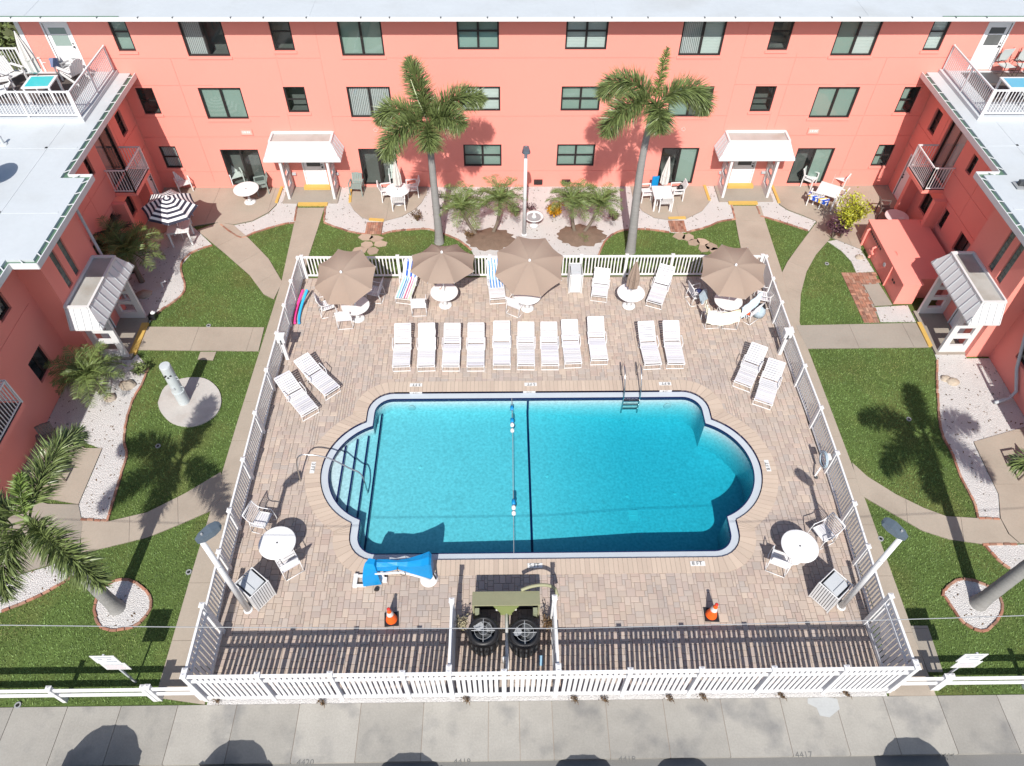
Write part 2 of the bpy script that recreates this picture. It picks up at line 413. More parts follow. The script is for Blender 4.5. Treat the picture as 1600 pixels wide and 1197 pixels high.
slabs('walkway', [(-10.525,27.328,0)[:2], (-10.301,22.37,0)[:2], (-10.442,15.156,0)[:2], (-10.502,9.393,0)[:2], (-10.504,6.064,0)[:2], (-9.16, 5.87), (-9.42, 7.85), (-9.42, 22.66), (-9.47,23.643,0)[:2], (-9.307,27.321,0)[:2]], CONC, .015, 0, 1, 1.7)
slabs('walkway', [(9.324,27.354,0)[:2], (8.974,23.763,0)[:2], (9.36, 22.66), (9.36, 7.85), (8.95, 5.87), (10.199,5.862,0)[:2], (10.291,11.652,0)[:2], (10.284,18.444,0)[:2], (10.36,19.982,0)[:2], (10.418,22.771,0)[:2], (10.588,27.346,0)[:2]], CONC, .015, 0, 1, 1.7)
slabs('garden_path', [(-13.82,26.274,0)[:2], (-13.126,26.087,0)[:2], (-12.206,25.102,0)[:2], (-11.108,23.779,0)[:2], (-10.267,22.33,0)[:2], (-10.404,21.306,0)[:2], (-10.875,21.609,0)[:2], (-11.695,22.772,0)[:2], (-13.095,24.209,0)[:2], (-14.638,25.736,0)[:2]], CONC, .02, .7, -.7, 1.6)
slabs('garden_path', [(-15.076,19.803,0)[:2], (-10.462,19.731,0)[:2], (-10.42,18.488,0)[:2], (-14.961,18.592,0)[:2]], CONC, .02, 1, 0, 2.1)
slabs('garden_path', [(-14.408,11.386,0)[:2], (-13.54,11.332,0)[:2], (-12.449,11.636,0)[:2], (-11.441,12.324,0)[:2], (-10.514,13.115,0)[:2], (-10.18,12.334,0)[:2], (-10.464,11.684,0)[:2], (-11.327,11.196,0)[:2], (-12.179,10.766,0)[:2], (-13.328,10.435,0)[:2], (-13.999,10.273,0)[:2]], CONC, .02, 1, .3, 1.5)
slabs('garden_path', [(12.743,26.015,0)[:2], (11.536,24.423,0)[:2], (10.801,23.418,0)[:2], (10.418,22.771,0)[:2], (10.267,21.072,0)[:2], (10.356,19.876,0)[:2], (10.834,21.443,0)[:2], (11.447,22.803,0)[:2], (12.167,23.909,0)[:2], (13.094,24.979,0)[:2]], CONC, .02, .6, .8, 1.6)
slabs('garden_path', [(10.149,19.667,0)[:2], (14.909,19.769,0)[:2], (14.909,18.471,0)[:2], (10.284,18.444,0)[:2]], CONC2, .02, 1, 0, 2.1)
slabs('garden_path', [(10.32,13.283,0)[:2], (10.649,12.728,0)[:2], (11.353,12.042,0)[:2], (12.053,11.541,0)[:2], (12.646,11.236,0)[:2], (13.587,11.158,0)[:2], (14.324,11.127,0)[:2], (14.321,10.591,0)[:2], (14.516,10.284,0)[:2], (13.344,10.275,0)[:2], (12.422,10.437,0)[:2], (11.69,10.752,0)[:2], (10.847,11.484,0)[:2], (10.209,12.03,0)[:2]], CONC, .02, 1, -.3, 1.7)
slabs('concrete_stub', [(-12.59,18.474,0)[:2], (-11.992,18.469,0)[:2], (-12.006,18.05,0)[:2], (-12.582,18.087,0)[:2]], CONC, .012, 1, 0, 3)
slabs('pale_slab', [(10.197,7.755,0)[:2], (10.706,7.749,0)[:2], (10.633,6.474,0)[:2], (10.232,6.479,0)[:2]], CONC2, .019, 0, 1, 1.2)

# patios
slabs('patio', [(-17.0, 28.9), (-11.54,29.011,0)[:2], (-11.528,27.574,0)[:2], (-11.761,27.003,0)[:2], (-12.349,26.402,0)[:2], (-13.109,26.132,0)[:2], (-13.877,26.274,0)[:2], (-14.722,26.052,0)[:2], (-15.899,25.655,0)[:2], (-17.0, 25.0)], CONC, .03, 1, 0, 2.6)
slabs('patio', [(-8.319,29.095,0)[:2], (-8.185,27.602,0)[:2], (-7.949,27.122,0)[:2], (-7.54,26.603,0)[:2], (-7.084,26.369,0)[:2], (-6.51,26.319,0)[:2], (-5.768,26.639,0)[:2], (-5.203,27.153,0)[:2], (-4.92,27.68,0)[:2], (-4.731,28.418,0)[:2], (-4.745,29.127,0)[:2]], CONC, .03, 1, 0, 1.9)
slabs('patio', [(4.806,29.127,0)[:2], (4.804,28.115,0)[:2], (5.105,26.996,0)[:2], (5.614,26.475,0)[:2], (6.226,26.332,0)[:2], (7.047,26.42,0)[:2], (7.843,26.979,0)[:2], (8.331,27.7,0)[:2], (8.326,29.107,0)[:2]], CONC, .03, 1, 0, 1.9)
slabs('patio', [(11.505,29.039,0)[:2], (11.478,27.487,0)[:2], (11.778,27.051,0)[:2], (12.363,26.621,0)[:2], (12.853,26.198,0)[:2], (12.638,25.651,0)[:2], (13.191,25.022,0)[:2], (14.203,24.234,0)[:2], (14.4, 24.9), (16.99, 24.9), (16.99, 28.9)], CONC, .03, 1, 0, 2.4)
slabs('patio', [(-15.28,14.102,0)[:2], (-14.703,14.097,0)[:2], (-14.699,11.959,0)[:2], (-16.99, 12.4), (-16.99, 15.05)], CONC, .03, 0, 1, 3)
slabs('patio', [(-15.666,11.969,0)[:2], (-14.691,11.935,0)[:2], (-14.311,11.228,0)[:2], (-14.088,10.358,0)[:2], (-14.326,10.277,0)[:2], (-14.87,9.867,0)[:2], (-15.658,9.591,0)[:2], (-17.093,9.268,0)[:2], (-16.99, 12.35)], CONC2, .025, 0, 1, 4)
slabs('patio', [(14.738,14.073,0)[:2], (14.661,12.007,0)[:2], (14.335,11.15,0)[:2], (14.351,10.613,0)[:2], (14.536,10.284,0)[:2], (16.99, 10.3), (16.99, 14.75)], CONC, .03, 0, 1, 2.1)
def porch_floor(pts): slabs('porch_floor', pts, CONC2, .06, 0, 1, 3)
porch_floor([(-11.25, 27.65), (-8.75, 27.65), (-8.75, 28.9), (-11.25, 28.9)])
porch_floor([(8.75, 27.65), (11.25, 27.65), (11.25, 28.9), (8.75, 28.9)])
porch_floor([(-16.14, 18.1), (-15.02, 18.1), (-15.02, 20.4), (-16.14, 20.4)])
porch_floor([(15.02, 18.1), (16.14, 18.1), (16.14, 20.4), (15.02, 20.4)])
pad = flat('round_concrete_pad', smooth_line([(-13.429,16.031,0), (-13.398,16.765,0), (-12.889,17.153,0), (-12.079,17.146,0), (-11.435,16.598,0), (-11.188,15.867,0), (-11.381,15.304,0), (-11.955,14.978,0), (-12.652,15.122,0), (-13.189,15.601,0), (-13.429,16.031,0)], 4)[:-1], PM('mottled_concrete', (.43, .41, .385), .9, .15, 1.5, .12, 20, .3, 40, stain=(.30, .24, .20), stain_s=1.2, stain_a=.5, spec=.2), -.06, .03)

flat('paint_spill', [(6.765,5.839,0)[:2], (7.251,5.865,0)[:2], (7.543,5.813,0)[:2], (7.532,5.556,0)[:2], (7.201,5.354,0)[:2], (6.963,5.404,0)[:2], (6.934,5.595,0)[:2], (6.729,5.71,0)[:2]], PM('pale_spill', (.365, .375, .375), .9, .1, 2, .1, 20, 0), -.01, .004)
# painted step edges
def yellow(a, b, w=.16, z=.07):
    a, b = Vector((a[0], a[1], 0)), Vector((b[0], b[1], 0)); n = (b - a).normalized().cross(Vector((0, 0, 1))) * w / 2
    flat('yellow_step_edge', [a - n, b - n, b + n, a + n], YELLOW, -.05, z)
yellow((-10.538,27.568,0), (-9.198,27.56,0), .2); yellow((9.158,27.549,0), (10.486,27.541,0), .2)
yellow((-15.081,19.976,0), (-15.055,18.366,0), .26); yellow((15.01,19.768,0), (14.971,18.503,0), .16)
yellow((-11.521,28.909,0), (-11.547,27.671,0), .12); yellow((-8.299,28.942,0), (-8.197,27.699,0), .12); yellow((8.297,28.953,0), (8.31,27.749,0), .12); yellow((11.498,28.884,0), (11.49,27.535,0), .12)
yellow((-7.178,26.439,0), (-6.514,26.365,0), .14, .06); yellow((6.212,26.425,0), (6.998,26.467,0), .14, .06)

# gravel beds
def gravel(*pts): return flat('gravel_bed', [p[:2] for p in pts], GRAVEL, -.06, .0)
gravel((-13.77,26.182,0), (-13.098,26.087,0), (-12.339,26.356,0), (-11.752,26.956,0), (-11.518,27.526,0), (-11.54,29.011,0), (-10.792,29.007,0), (-10.54,27.09,0), (-10.476,26.253,0), (-11.017,26.119,0), (-12.033,25.586,0), (-12.651,25.236,0), (-13.074,25.504,0))
gravel((-9.474,29,0), (-4.748,29.178,0), (-0.2, 28.9), (9.541,29.101,0), (9.2,26.36,0), (8.538,26.225,0), (7.735,25.773,0), (7.029,25.48,0), (6.386,25.422,0), (5.565,25.606,0), (4.851,25.701,0), (4.132,25.615,0), (3.684,25.395,0), (3.208,24.843,0), (2.836,23.806,0), (-2.413,23.842,0), (-2.587,24.348,0), (-3.158,24.998,0), (-3.672,25.327,0), (-4.251,25.669,0), (-4.747,25.762,0), (-5.935,25.635,0), (-6.547,25.434,0), (-7.403,25.467,0), (-7.836,25.576,0), (-8.586,25.922,0), (-9.16,26.263,0))
gravel((10.782,28.94,0), (11.51,28.936,0), (11.466,27.438,0), (11.765,27.003,0), (12.35,26.574,0), (12.824,26.198,0), (12.316,25.518,0), (11.48,26.023,0), (10.722,26.444,0), (10.466,26.586,0), (10.411,27.347,0))
gravel((-16.99, 25.0), (-15.899,25.655,0), (-14.948,26.053,0), (-14.559,25.646,0), (-13.712,24.723,0), (-14.452,24.218,0), (-14.681,23.394,0), (-14.161,22.089,0), (-14.213,21.447,0), (-14.832,20.539,0), (-14.982,19.976,0), (-15.02, 20.4), (-16.13, 20.4), (-16.13, 20.95), (-16.99, 20.95))
gravel((-16.13, 18.1), (-15.02, 18.1), (-14.923,18.397,0), (-14.277,17.691,0), (-14.27,16.923,0), (-14.354,15.982,0), (-14.16,14.647,0), (-13.797,13.803,0), (-13.732,13.098,0), (-13.595,11.377,0), (-14.425,11.431,0), (-14.691,11.935,0), (-14.694,14.071,0), (-16.99, 15.05), (-16.99, 17.9), (-16.13, 17.9))
gravel((-14.14,10.191,0), (-14.007,9.532,0), (-14.687,8.947,0), (-15.621,8.442,0), (-16.55,8.118,0), (-17.065,9.208,0), (-15.641,9.551,0), (-14.853,9.826,0))
gravel((14.969,17.817,0), (14.513,16.665,0), (14.024,15.261,0), (13.806,14.378,0), (13.812,13.583,0), (13.723,12.697,0), (13.733,11.733,0), (13.638,11.18,0), (14.304,11.128,0), (14.661,12.007,0), (14.726,14.047,0), (16.99, 14.7), (16.99, 17.9), (16.13, 17.9), (16.13, 18.1), (15.02, 18.1), (15.054,18.403,0))
gravel((13.463,10.231,0), (13.647,9.72,0), (13.823,9.469,0), (14.882,9.111,0), (15.451,10.252,0), (14.496,10.241,0))
gravel((12.929,24.804,0), (13.502,24.932,0), (14.203,24.234,0), (14.307,22.823,0), (13.528,22.748,0), (13.547,23.482,0), (13.345,24.154,0))
gravel((13.604,20.677,0), (14.954,20.777,0), (14.936,19.839,0), (13.551,19.85,0))
PCL = smooth_line([(-12.966,8.45,0), (-13.024,9.026,0), (-12.706,9.338,0), (-12.214,9.372,0), (-11.629,8.991,0), (-11.394,8.526,0), (-11.61,8.062,0), (-12.094,7.902,0), (-12.603,7.981,0), (-12.966,8.45,0)], 4)[:-1]
PCR = smooth_line([(11.734,8.886,0), (12.219,9.14,0), (12.823,8.993,0), (13.137,8.634,0), (13.012,8.154,0), (12.491,7.692,0), (12.124,7.604,0), (11.772,7.848,0), (11.614,8.36,0), (11.542,8.691,0), (11.734,8.886,0)], 4)[:-1]
gravel(*PCL); gravel(*PCR)
flat('gravel_strip', [(-9.1, 5.865), (8.9, 5.865), (8.9, 6.1), (-9.1, 6.1)], GRAVEL, -.06, .004)

# brick edgings
def edging(pts, label):
    t = thing('brick_edging', label, 'edging', (pts[0][0], pts[0][1], 0))
    P = [Vector((p[0], p[1], 0)) for p in smooth_line(pts, 8)]
    d = [0]
    for a, b in zip(P, P[1:]): d.append(d[-1] + (b - a).length)
    me = MB().cbox((0, 0, 0), (.2, .075, .1), .01).mesh('brick', BRICK)
    s = .1; i = 0
    while s < d[-1]:
        while d[i + 1] < s: i += 1
        p = P[i].lerp(P[i + 1], (s - d[i]) / max(1e-6, d[i + 1] - d[i])); a = ang(P[i], P[i + 1])
        inst('brick', me, t, (p.x - pts[0][0] + random.uniform(-.01, .01), p.y - pts[0][1] + random.uniform(-.01, .01), .04 + random.uniform(-.008, .008)), a + random.uniform(-.05, .05))
        s += .215
for p in ([(-9.16,26.263,0), (-8.586,25.922,0), (-7.836,25.576,0), (-7.202,25.421,0)], 'short red brick edging between the left entrance walk and the brick step'), \
    ([(-6.503,25.416,0), (-5.935,25.635,0), (-4.747,25.762,0), (-4.251,25.669,0), (-3.672,25.327,0), (-3.158,24.998,0), (-2.53,24.263,0)], 'red brick edging curving below the left tall palm towards the tan umbrellas'), \
    ([(2.843,23.889,0), (3.208,24.843,0), (3.684,25.395,0), (4.132,25.615,0), (4.851,25.701,0), (5.565,25.606,0), (6.065,25.468,0)], 'red brick edging curving past the foot of the right tall palm'), \
    ([(6.884,25.463,0), (7.735,25.773,0), (8.538,26.225,0), (9.171,26.36,0)], 'short red brick edging between the stepping stones and the right entrance walk'), \
    ([(-10.476,26.253,0), (-11.017,26.119,0), (-12.033,25.586,0), (-12.651,25.236,0), (-13.702,26.136,0)], 'red brick edging of the gravel left of the left entrance walk'), \
    ([(10.408,26.586,0), (10.722,26.444,0), (11.48,26.023,0), (12.316,25.518,0)], 'red brick edging of the gravel right of the right entrance walk'), \
    ([(-13.712,24.723,0), (-14.452,24.218,0), (-14.681,23.394,0), (-14.161,22.089,0), (-14.213,21.447,0), (-14.832,20.539,0), (-14.916,20.08,0)], 'wavy brick edging of the gravel bed above the left porch'), \
    ([(-14.277,17.691,0), (-14.27,16.923,0), (-14.354,15.982,0), (-14.16,14.647,0), (-13.797,13.803,0), (-13.732,13.098,0), (-13.595,11.377,0)], 'long wavy brick edging along the lawn with the round concrete pad'), \
    ([(-13.587,11.354,0), (-14.416,11.408,0)], 'straight brick edging at the lower end of the left gravel bed'), \
    ([(-14.104,9.941,0), (-14.007,9.532,0), (-14.687,8.947,0), (-15.621,8.442,0)], 'brick edging of the gravel bed under the near left palm fronds'), \
    (list(PCL) + [PCL[0]], 'brick ring around the white gravel at the near left palm'), \
    (list(PCR) + [PCR[0]], 'brick ring around the white gravel at the near right palm'), \
    ([(14.969,17.817,0), (14.513,16.665,0), (14.024,15.261,0), (13.806,14.378,0), (13.812,13.583,0), (13.723,12.697,0), (13.733,11.733,0), (13.647,11.203,0)], 'long brick edging beside the lawn with the palm shadow'), \
    ([(13.648,11.157,0), (14.304,11.128,0)], 'short straight brick edging where the right curved path meets gravel'), \
    ([(13.374,10.253,0), (14.506,10.262,0)], 'straight brick edging below the right curved path'), \
    ([(13.454,10.209,0), (13.647,9.72,0), (13.852,9.448,0)], 'slanting brick edging of the small gravel corner by the near right palm'), \
    ([(-10.571,27.424,0), (-10.485,26.298,0)], 'brick edging on the left side of the left entrance walk'), ([(-9.264,27.416,0), (-9.185,26.336,0)], 'brick edging on the right side of the left entrance walk'), \
    ([(9.275,27.403,0), (9.21,26.406,0)], 'brick edging on the left side of the right entrance walk'), ([(10.411,27.347,0), (10.419,26.633,0)], 'white topped brick edging on the right side of the right entrance walk'):
    edging(*p)

# brick patio by the pink shed: every brick a part
BP = [p[:2] for p in ((12.939,22.712,0), (14.293,22.783,0), (14.264,22.071,0), (13.577,21.998,0), (13.604,20.751,0), (13.488,19.815,0), (12.885,19.82,0))]
bpat = flat('brick_patio', BP, JOINT, -.06, -.005)
bx = np.array([p[0] for p in BP]); by = np.array([p[1] for p in BP])
me1 = MB().cbox((0, 0, 0), (.2, .098, .05), .006).mesh('brick', BRICK); me2 = MB().cbox((0, 0, 0), (.098, .2, .05), .006).mesh('brick', BRICK)
nbp = 0
yy = by.min()
while yy < by.max():
    xx = bx.min()
    while xx < bx.max():
        k = (int((xx - bx.min()) / .21) + int((yy - by.min()) / .21)) % 2
        for q in (0, 1):
            c = (xx + .105, yy + .052 + q * .105) if k else (xx + .052 + q * .105, yy + .105)
            if inpoly(np.array([c[0]]), np.array([c[1]]), BP)[0] and nbp < 300:
                inst('brick', me1 if k else me2, bpat, (c[0], c[1], .012 + random.uniform(-.003, .003))); nbp += 1
        xx += .21
    yy += .21
slabs('utility_slab', [(13.564,21.959,0)[:2], (14.224,22.032,0)[:2], (14.336,20.782,0)[:2], (13.604,20.751,0)[:2]], CONC2, .03, 0, 1, 5)
def brick_step(x0, x1, y0, y1):
    st = struct(obj('brick_step', MB().b(x0, x1, y0, y1, -.06, .0), JOINT)); COVER.append([(x0, y0), (x1, y0), (x1, y1), (x0, y1)])
    me = MB().cbox((0, 0, 0), (.098, .2, .05), .006).mesh('brick', BRICK); x = x0 + .05
    while x < x1:
        y = y0 + .1
        while y < y1: inst('brick', me, st, (x, y, .02)); y += .207
        x += .103
brick_step((-7.259,25.914,0)[0], (-6.525,25.909,0)[0], (-6.838,25.419,0)[1], (-6.932,26.276,0)[1]); brick_step((6.177,25.828,0)[0], (6.889,25.824,0)[0], (6.461,25.466,0)[1], (6.593,26.284,0)[1])
FLAG = PM('flagstone', (.36, .28, .215), .9, .15, 3, .1, 30, .3, 40, rnd=.15, spec=.2)
def flagstones(pts, lab):
    t = thing('stepping_stones', lab, 'stepping stones', (pts[0][0], pts[0][1], 0))
    for (x, y, z) in pts:
        a0 = random.random() * 6; poly = [(x - pts[0][0] + random.uniform(.22, .36) * math.cos(a0 + k * 2 * PI / 6), y - pts[0][1] + random.uniform(.2, .3) * math.sin(a0 + k * 2 * PI / 6)) for k in range(6)]
        obj('stone', MB().prism(poly, -.05, .02), FLAG, t); COVER.append([(p[0] + pts[0][0], p[1] + pts[0][1]) for p in poly])
flagstones([(-7.176,25.2,0), (-6.722,25.109,0), (-7.093,24.721,0), (-6.519,24.76,0), (-7.322,24.338,0), (-6.798,24.292,0)], 'irregular flagstones below the left brick step, partly under the umbrella')
flagstones([(6.558,25.198,0), (6.908,25.107,0), (7.071,24.756,0), (7.441,24.797,0), (7.417,24.366,0), (7.793,24.449,0), (7.956,24.149,0)], 'irregular flagstones curving from the right brick step to the umbrella')

# mulch mounds under the date palms
for (x, y, z) in ((-1.768,25.033,0), (2.211,25.271,0)):
    mbm = MB(); n = 28; vs = [(x, y, .14)]
    for k, (rr, zz) in enumerate(((.45, .11), (.85, .03), (1.05, -.03))):
        vs += [(x + rr * (1 + .12 * math.sin(3 * i + k)) * math.cos(2 * PI * i / n) * 1.1, y + rr * (1 + .1 * math.sin(2 * i)) * math.sin(2 * PI * i / n) * .8, zz) for i in range(n)]
    fs = [(0, 1 + i, 1 + (i + 1) % n) for i in range(n)] + [(1 + k * n + i, 1 + (k + 1) * n + i, 1 + (k + 1) * n + (i + 1) % n, 1 + k * n + (i + 1) % n) for k in (0, 1) for i in range(n)]
    struct(obj('mulch_mound', mbm.add(vs, fs), MULCH, smooth=True))

# ================================================================ pool and deck
X0, YT, YB, RC, CX, RA = 5.77, 16.20, 10.17, .62, 5.04, 1.97
CY = (YT + YB) / 2
def outline(o, d=1):
    """pool outline pushed outwards by o; the same number of points in the same places for every o"""
    X, r, RR = X0 + o, RC + o, RA + o
    dy = math.sqrt(RR * RR - (X - CX) ** 2); a = math.atan2(dy, X - CX)
    def seg(p, q, n): return [(p[0] + (q[0] - p[0]) * i / n, p[1] + (q[1] - p[1]) * i / n) for i in range(n)]
    R_ = seg((0, YT + o), (X - r, YT + o), 36 * d)
    R_ += arc_pts(X - r, YT + o - r, r, PI / 2, 0, 8 * d)[:-1]
    R_ += seg((X, YT + o - r), (X, CY + dy), 4 * d)
    R_ += arc_pts(CX, CY, RR, a, -a, 30 * d)[:-1]
    R_ += seg((X, CY - dy), (X, YB - o + r), 4 * d)
    R_ += arc_pts(X - r, YB - o + r, r, 0, -PI / 2, 8 * d)[:-1]
    R_ += seg((X - r, YB - o), (0, YB - o), 36 * d)
    L_ = [(-x, y) for x, y in R_[1:]][::-1]
    return R_ + [(0, YB - o)] + L_
SH, GUT, WZ = 0.0, -.075, -.125        # deck, ledge, water heights
O_IN, O_LEDGE, O_COP = 0.0, .25, .74
def band(oa, za, ob, zb):
    A, B = outline(oa), outline(ob); n = len(A)
    return [(x, y, za) for x, y in A] + [(x, y, zb) for x, y in B], [(i, (i + 1) % n, n + (i + 1) % n, n + i) for i in range(n)]
pool = thing('swimming_pool', 'blue swimming pool with rounded ends, grey ledge and navy tile lines', 'pool', (0, CY, 0))
def pobj(name, mb, mat, smooth=False): return obj(name, mb, mat, pool, (0, -CY, 0), smooth=smooth)
def flip(t): return t[0], [f[::-1] for f in t[1]]
def fz(x):
    for (a, za), (b, zb) in zip(FZ, FZ[1:]):
        if x <= b: return za + (zb - za) * (x - a) / (b - a)
    return FZ[-1][1]
FZ = [(-7.2, -.76), (-5.6, -.76), (-.37, -.97), (3.2, -1.45), (7.2, -1.52)]
mbw = MB(); A = outline(0); n = len(A)
for i in range(n):
    p, q = A[i], A[(i + 1) % n]
    mbw.face([(*p, GUT - .16), (*q, GUT - .16), (*q, -2.1), (*p, -2.1)])
pobj('pool_wall', mbw, PLASTER)
mbf = MB()
for (a, za), (b, zb) in zip(FZ, FZ[1:]): mbf.face([(a, 9.9, za), (b, 9.9, zb), (b, 16.5, zb), (a, 16.5, za)])
floor_ = pobj('pool_floor', mbf, PLASTER)
mbn = MB(); mbn.add(*band(0, GUT - .16, 0, GUT)); pobj('waterline_tile', mbn, NAVY)
mbn = MB(); mbn.add(*band(.012, GUT + .001, -.022, GUT + .001)); mbn.add(*band(-.022, GUT + .001, -.022, GUT - .03)); pobj('tile_lip', mbn, NAVY)
mbl = MB(); mbl.add(*flip(band(.012, GUT, O_LEDGE, GUT + .015))); pobj('pool_ledge', mbl, LEDGE)
mbn = MB(); mbn.add(*flip(band(O_LEDGE - .025, GUT + .018, O_LEDGE, GUT + .018))); mbn.add(*flip(band(O_LEDGE, GUT, O_LEDGE, .01))); pobj('ledge_tile', mbn, NAVY)
# steps in the left bay
for i, (xs, zs) in enumerate(((-6.62, -.27), (-6.28, -.39), (-5.94, -.51), (-5.60, -.63))):
    poly = clip(outline(-.004), 1, 0, xs)
    st = pobj('step', MB().prism(poly, -1.0, zs), PLASTER)
    ys = [p[1] for p in poly if abs(p[0] - xs) < 1e-4]
    obj('step_edge', MB().b(xs - .055, xs + .006, min(ys) + .02, max(ys) - .02, zs - .06, zs + .004), NAVY, st)
pobj('depth_line', MB().b(-.41, -.33, YB, YT, fz(-.37) - .02, fz(-.37) + .006), NAVY)
obj('depth_line', MB().b(-.41, -.33, YT - .007 - CY, YT - .0005 - CY, -.99, GUT - .155), NAVY, pool)
WTR = outline(-.003)
mbq = MB(); k = len(WTR)
mbq.add([(x, y, -2.6) for x, y in WTR] + [(x, y, WZ) for x, y in WTR], [tuple(range(k)), tuple(range(2 * k - 1, k - 1, -1))] + [(i, k + i, k + (i + 1) % k, (i + 1) % k) for i in range(k)])
wat = obj('water', mbq, WATER); struct(wat)
# drains, lights and returns
for (px, py) in ((-4.56,15.863,0)[:2], (4.695,15.806,0)[:2]):
    o = pobj('pool_light', MB().lathe([(.13, 0), (.13, .03), (.1, .045)], 16), ALU); o.location = (px, YT - CY - .02, -.55); o.rotation_euler = (PI / 2, 0, 0)
for (px, py) in ((-4.131,14.23,0)[:2], (-4.128,11.053,0)[:2], (2.972,13.382,0)[:2], (4.632,13.493,0)[:2], (2.973,11.067,0)[:2], (4.726,11.138,0)[:2], (0.235,13.977,0)[:2], (0.308,10.829,0)[:2]):
    o = pobj('return_fitting', MB().lathe([(.06, 0), (.06, .015), (.03, .025)], 12), PLASTIC); o.location = (px, py - CY - .45, fz(px) + .004)
o = pobj('main_drain', MB().b(-.2, .2, -.2, .2, 0, .012).b(-.15, .15, -.02, .02, .012, .02), PLASTIC); o.location = (3.05, 12.2 - CY, fz(3.05) + .004)

# coping stones: one part per stone
cop = thing('pool_coping', 'tan coping stones laid radially around the pool edge', 'coping', (0, CY, 0))
A, B = outline(O_LEDGE), outline(O_COP); n = len(A)
for i in range(n):
    j = (i + 1) % n
    q = [Vector((A[i][0], A[i][1])), Vector((A[j][0], A[j][1])), Vector((B[j][0], B[j][1])), Vector((B[i][0], B[i][1]))]
    g = .007
    def sh(a, b): return a + (b - a).normalized() * g
    q = [sh(q[0], q[1]), sh(q[1], q[0]), sh(q[2], q[3]), sh(q[3], q[2])]
    c = sum(q, Vector((0, 0))) / 4
    lo = [(p.x - c.x, p.y - c.y) for p in q]; z1 = random.uniform(-.002, .002)
    mbx = MB().prism(lo, -.09, 0)
    obj('coping_stone', mbx, COPING, cop, (c.x, c.y - CY, .014 + z1))
mbj = MB(); mbj.add(*flip(band(O_LEDGE + .002, .002, O_COP, .002))); obj('mortar_bed', mbj, PM('pale_mortar', (.33, .28, .235), .95, .1, 3, .1, 50, .1, 60, spec=.1), cop, (0, -CY, 0))

# the deck of tumbled pavers
deck = ring_sheet('pool_deck', DECKP, [outline(O_COP - .1)], -.022, JOINT)
COVER.append(DECKP)
CELL = .088
nx, ny = int(18.9 / CELL), int(16.54 / CELL)
occ = np.zeros((nx, ny), bool)
cxs = -9.5 + (np.arange(nx) + .5) * CELL; cys = 6.08 + (np.arange(ny) + .5) * CELL
gx, gy = np.meshgrid(cxs, cys, indexing='ij')
occ |= inpoly(gx.ravel(), gy.ravel(), outline(O_COP - .04)).reshape(nx, ny) | ~inpoly(gx.ravel(), gy.ravel(), DECKP).reshape(nx, ny)
PAV = []
shapes = [(3, 3), (3, 2), (2, 3), (2, 2), (3, 2), (2, 3)]
for j in range(ny):
    for i in range(nx):
        if occ[i, j]: continue
        order = shapes[:]; random.shuffle(order); order += [(2, 2), (2, 1), (1, 2), (1, 1)]
        for a, b in order:
            if i + a <= nx and j + b <= ny and not occ[i:i + a, j:j + b].any():
                occ[i:i + a, j:j + b] = True; PAV.append((i, j, a, b)); break
pm = {}
mbp = MB()
for k, (i, j, a, b) in enumerate(PAV):
    c = (-9.5 + (i + a / 2) * CELL, 6.08 + (j + b / 2) * CELL, random.uniform(-.0025, .0025)); d = (a * CELL - .0075, b * CELL - .0075, .03)
    if len(pm) >= 0 and k < 900 and a * b >= 4 and c[1] > 6.2 and pm.setdefault('n', 0) < 300:
        me = pm.get((a, b)) or pm.setdefault((a, b), MB().cbox((0, 0, 0), d, .008).mesh('paver', PAVER))
        inst('paver', me, deck, c); pm['n'] += 1
    else: mbp.cbox(c, d, .008)
stuff(obj('paver_field', mbp, PAVER, deck))

# depth markers: white tiles with black writing
TILE = PM('white_tile', (.62, .62, .61), .35, .04, 6, 0, 30, 0)
INK = PM('black_ink', (.02, .02, .02), .6, 0, 3, 0, 30, 0)
def marker(txt, x, y, rz, lab, size=.17):
    t = thing('depth_marker', lab, 'depth marker', (x, y, .02), rz, 'depth marker tiles on the coping')
    for k in range(3): obj('tile', MB().b(-.225 + .15 * k + .003, -.075 + .15 * k - .003, -.075, .075, -.01, .003), TILE, t)
    text_obj('depth_text', txt, size, INK, t, (-.02, 0, .006))
marker('5 FT', *(-0.344,9.707,0)[:2], 0, 'depth tiles reading 5 FT on the near coping behind the pump cabinet'); marker('8 FT', *(4.53,9.716,0)[:2], 0, 'depth tiles reading 8 FT on the near coping towards the right table')
marker('3 FT', *(-4.4,16.774,0)[:2], PI, 'upside down depth tiles 3 FT on the far coping, left'); marker('5 FT', *(-0.263,16.767,0)[:2], PI, 'upside down depth tiles 5 FT on the far coping, middle'); marker('8 FT', *(4.61,16.754,0)[:2], PI, 'upside down depth tiles 8 FT on the far coping, right')
marker('3 FT', *(-7.533,13.259,0)[:2], -PI / 2, 'depth tiles 3 FT beside the handrail at the left pool end'); marker('8 FT', *(7.473,13.185,0)[:2], PI / 2, 'depth tiles 8 FT on the right rounded pool end')
def vmarker(txt, px, lab):
    t = thing('depth_marker', lab, 'depth marker', (px, YT + O_LEDGE - .012, -.03), 0, 'depth marker tiles on the far ledge')
    for k in range(3): obj('tile', MB().b(-.225 + .15 * k + .003, -.075 + .15 * k - .003, -.004, .01, -.045, .045), TILE, t)
    text_obj('depth_text', txt, .09, INK, t, (-.02, -.006, 0), (PI / 2, 0, 0))
vmarker('3 FT', (-4.383,16.535,0)[0], 'upright white 3 FT tiles on the navy line, left'); vmarker('5 FT', (-0.317,16.498,0)[0], 'upright white 5 FT tiles on the navy line, middle'); vmarker('8 FT', (4.592,16.483,0)[0], 'upright white 8 FT tiles on the navy line, right')

